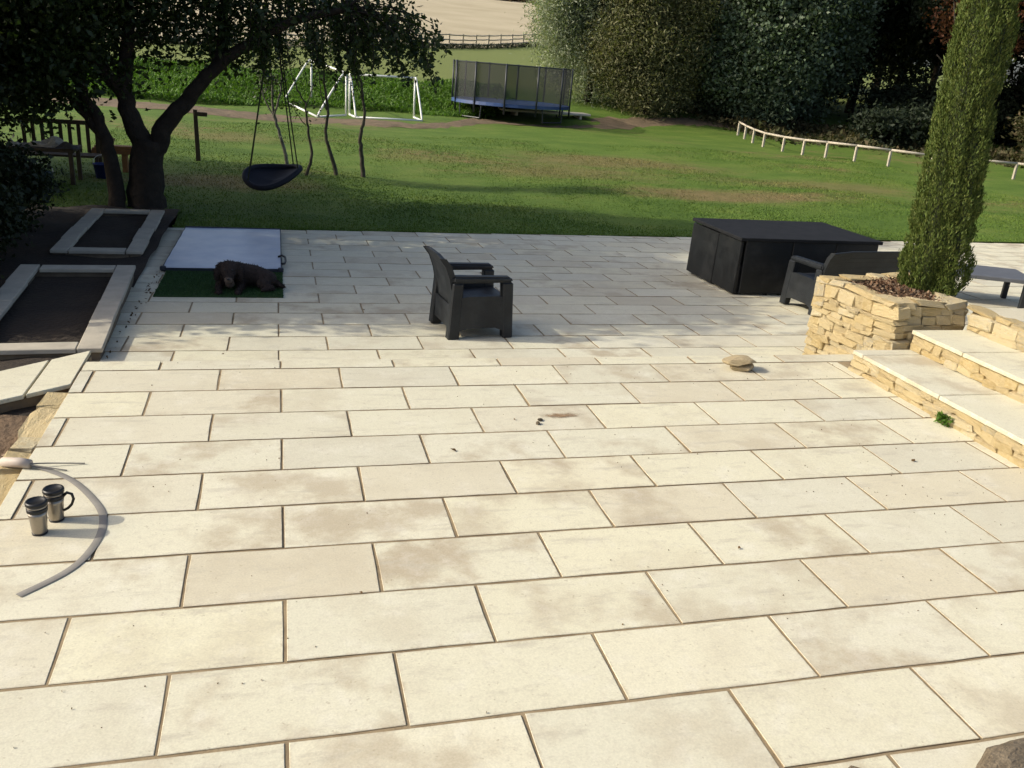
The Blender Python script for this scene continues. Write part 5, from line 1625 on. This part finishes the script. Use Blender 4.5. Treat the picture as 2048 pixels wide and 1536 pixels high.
big('willow_shrub', 'tall grey green willow shrub just right of the trampoline', 15.2, 41.0, 9.5, 3.1, 2.6, 'leaf_willow', 0.185, 900, 64, 0.40, low=0.0, aspect=0.24, droop=0.45)
big('olive_shrub', 'olive brown leafy shrub between the willow and the glossy tree', 17.4, 38.8, 7.5, 2.6, 2.2, 'leaf_olive', 0.17, 760, 64, 0.38, low=0.0, aspect=0.3, droop=0.3)
big('willow_shrub', 'greyish upper shrub rising behind the olive brown one', 18.8, 43.5, 11, 3.2, 2.8, 'leaf_willow', 0.19, 720, 60, 0.42, low=0.0, aspect=0.4)
big('glossy_tree', 'dark glossy leaved tree standing at the near end of the rail fence', 23.2, 38.0, 10.5, 2.9, 2.6, 'leaf_gloss', 0.20, 900, 58, 0.40, low=0.0, aspect=0.6)
big('glossy_tree', 'dark glossy leaved tree right of and behind the first glossy one', 27.0, 40.5, 11, 2.9, 2.6, 'leaf_gloss', 0.21, 700, 54, 0.42, low=0.0, aspect=0.6)
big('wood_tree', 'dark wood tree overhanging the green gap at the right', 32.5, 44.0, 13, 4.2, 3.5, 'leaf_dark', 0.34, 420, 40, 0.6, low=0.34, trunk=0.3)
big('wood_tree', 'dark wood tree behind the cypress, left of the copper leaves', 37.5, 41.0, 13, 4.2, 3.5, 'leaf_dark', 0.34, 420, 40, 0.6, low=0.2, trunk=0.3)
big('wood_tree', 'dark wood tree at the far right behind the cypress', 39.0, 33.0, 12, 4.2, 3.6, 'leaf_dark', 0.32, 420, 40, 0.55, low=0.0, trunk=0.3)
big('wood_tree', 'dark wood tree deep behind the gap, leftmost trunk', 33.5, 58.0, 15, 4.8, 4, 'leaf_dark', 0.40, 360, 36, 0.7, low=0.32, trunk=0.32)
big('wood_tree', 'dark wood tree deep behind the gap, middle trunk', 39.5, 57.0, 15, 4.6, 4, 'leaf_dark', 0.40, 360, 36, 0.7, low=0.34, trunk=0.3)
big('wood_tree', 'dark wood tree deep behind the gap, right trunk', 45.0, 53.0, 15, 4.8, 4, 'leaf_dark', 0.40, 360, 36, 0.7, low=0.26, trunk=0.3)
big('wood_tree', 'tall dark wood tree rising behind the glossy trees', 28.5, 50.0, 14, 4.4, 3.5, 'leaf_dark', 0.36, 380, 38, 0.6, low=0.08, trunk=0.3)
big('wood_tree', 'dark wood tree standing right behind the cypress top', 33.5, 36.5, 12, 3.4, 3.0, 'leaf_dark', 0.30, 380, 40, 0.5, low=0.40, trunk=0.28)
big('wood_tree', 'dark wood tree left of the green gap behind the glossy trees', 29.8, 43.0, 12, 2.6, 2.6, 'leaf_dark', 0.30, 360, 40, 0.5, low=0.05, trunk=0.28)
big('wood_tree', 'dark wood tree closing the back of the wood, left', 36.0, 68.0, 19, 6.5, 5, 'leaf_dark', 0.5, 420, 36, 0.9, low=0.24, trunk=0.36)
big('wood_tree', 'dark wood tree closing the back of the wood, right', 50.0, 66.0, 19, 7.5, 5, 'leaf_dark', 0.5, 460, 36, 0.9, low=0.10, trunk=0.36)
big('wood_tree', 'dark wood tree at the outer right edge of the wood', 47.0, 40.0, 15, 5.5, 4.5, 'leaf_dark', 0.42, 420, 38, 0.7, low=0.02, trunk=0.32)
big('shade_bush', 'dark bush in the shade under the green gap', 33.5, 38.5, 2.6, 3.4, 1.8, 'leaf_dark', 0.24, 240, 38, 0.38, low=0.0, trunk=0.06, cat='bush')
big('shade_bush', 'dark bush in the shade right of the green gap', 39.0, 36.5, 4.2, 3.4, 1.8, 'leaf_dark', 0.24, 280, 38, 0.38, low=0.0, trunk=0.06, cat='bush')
big('willow_shrub', 'grey green shrub filling the gap between the olive shrub and the glossy tree', 20.6, 41.5, 9.0, 2.4, 2.2, 'leaf_willow', 0.185, 620, 58, 0.40, low=0.0, aspect=0.4)
big('wood_tree', 'dark wood tree behind the first glossy tree and the grey shrub', 24.5, 46.0, 14, 3.6, 3.0, 'leaf_dark', 0.32, 420, 40, 0.55, low=0.0, trunk=0.3)
big('wood_tree', 'dark wood tree filling the depth behind the green gap, left', 41.0, 64.0, 17, 5.0, 4, 'leaf_dark', 0.42, 420, 36, 0.7, low=0.16, trunk=0.3)
big('wood_tree', 'dark wood tree filling the depth behind the green gap, right', 47.5, 60.0, 17, 5.0, 4, 'leaf_dark', 0.42, 420, 36, 0.7, low=0.04, trunk=0.3)
big('copper_tree', 'thin tree with copper red leaves behind the cypress top', 31.5, 33.8, 8.2, 2.4, 2.0, 'leaf_red', 0.20, 80, 26, 0.35, low=0.55, trunk=0.10, bark='palebark')
big('laurel_bush', 'low dark bush at the right edge beyond the rail', 33.0, 28.2, 3.6, 2.2, 1.8, 'leaf_bramble', 0.20, 240, 36, 0.35, low=0.0, trunk=0.08, cat='bush')
big('laurel_bush', 'low dark bush beneath the wood behind the rail', 28.5, 33.5, 1.9, 2.6, 1.6, 'leaf_dark', 0.22, 160, 36, 0.35, low=0.0, trunk=0.06, cat='bush')
# brown hedgerow far across the hay field
n = 9000
xx = RNG.uniform(20, 110, n); yy = 205 + RNG.normal(0, 1.6, n) + 0.1 * xx
cc = np.c_[xx, yy, np.array([gz(a) for a in yy]) + RNG.uniform(0, 1, n) * (1.8 + 0.9 * np.sin(xx * 0.3))]
hg = thing('hedgerow', 'distant reddish brown hedgerow across the hay field', 'hedge', (60, 212, gz(212)))
leaves('foliage', cc, 0.9, 'hedge_brown', hg, aspect=0.6)
mb = MB()
for k in range(24):
    x = 22 + k * 3.7; y = 205 + 0.1 * x
    mb.tube([(x, y, gz(y) - 0.2), (x + 0.2, y, gz(y) + 1.4)], [0.12, 0.05], 5)
mb.build('stems', 'bark', hg, world=True)
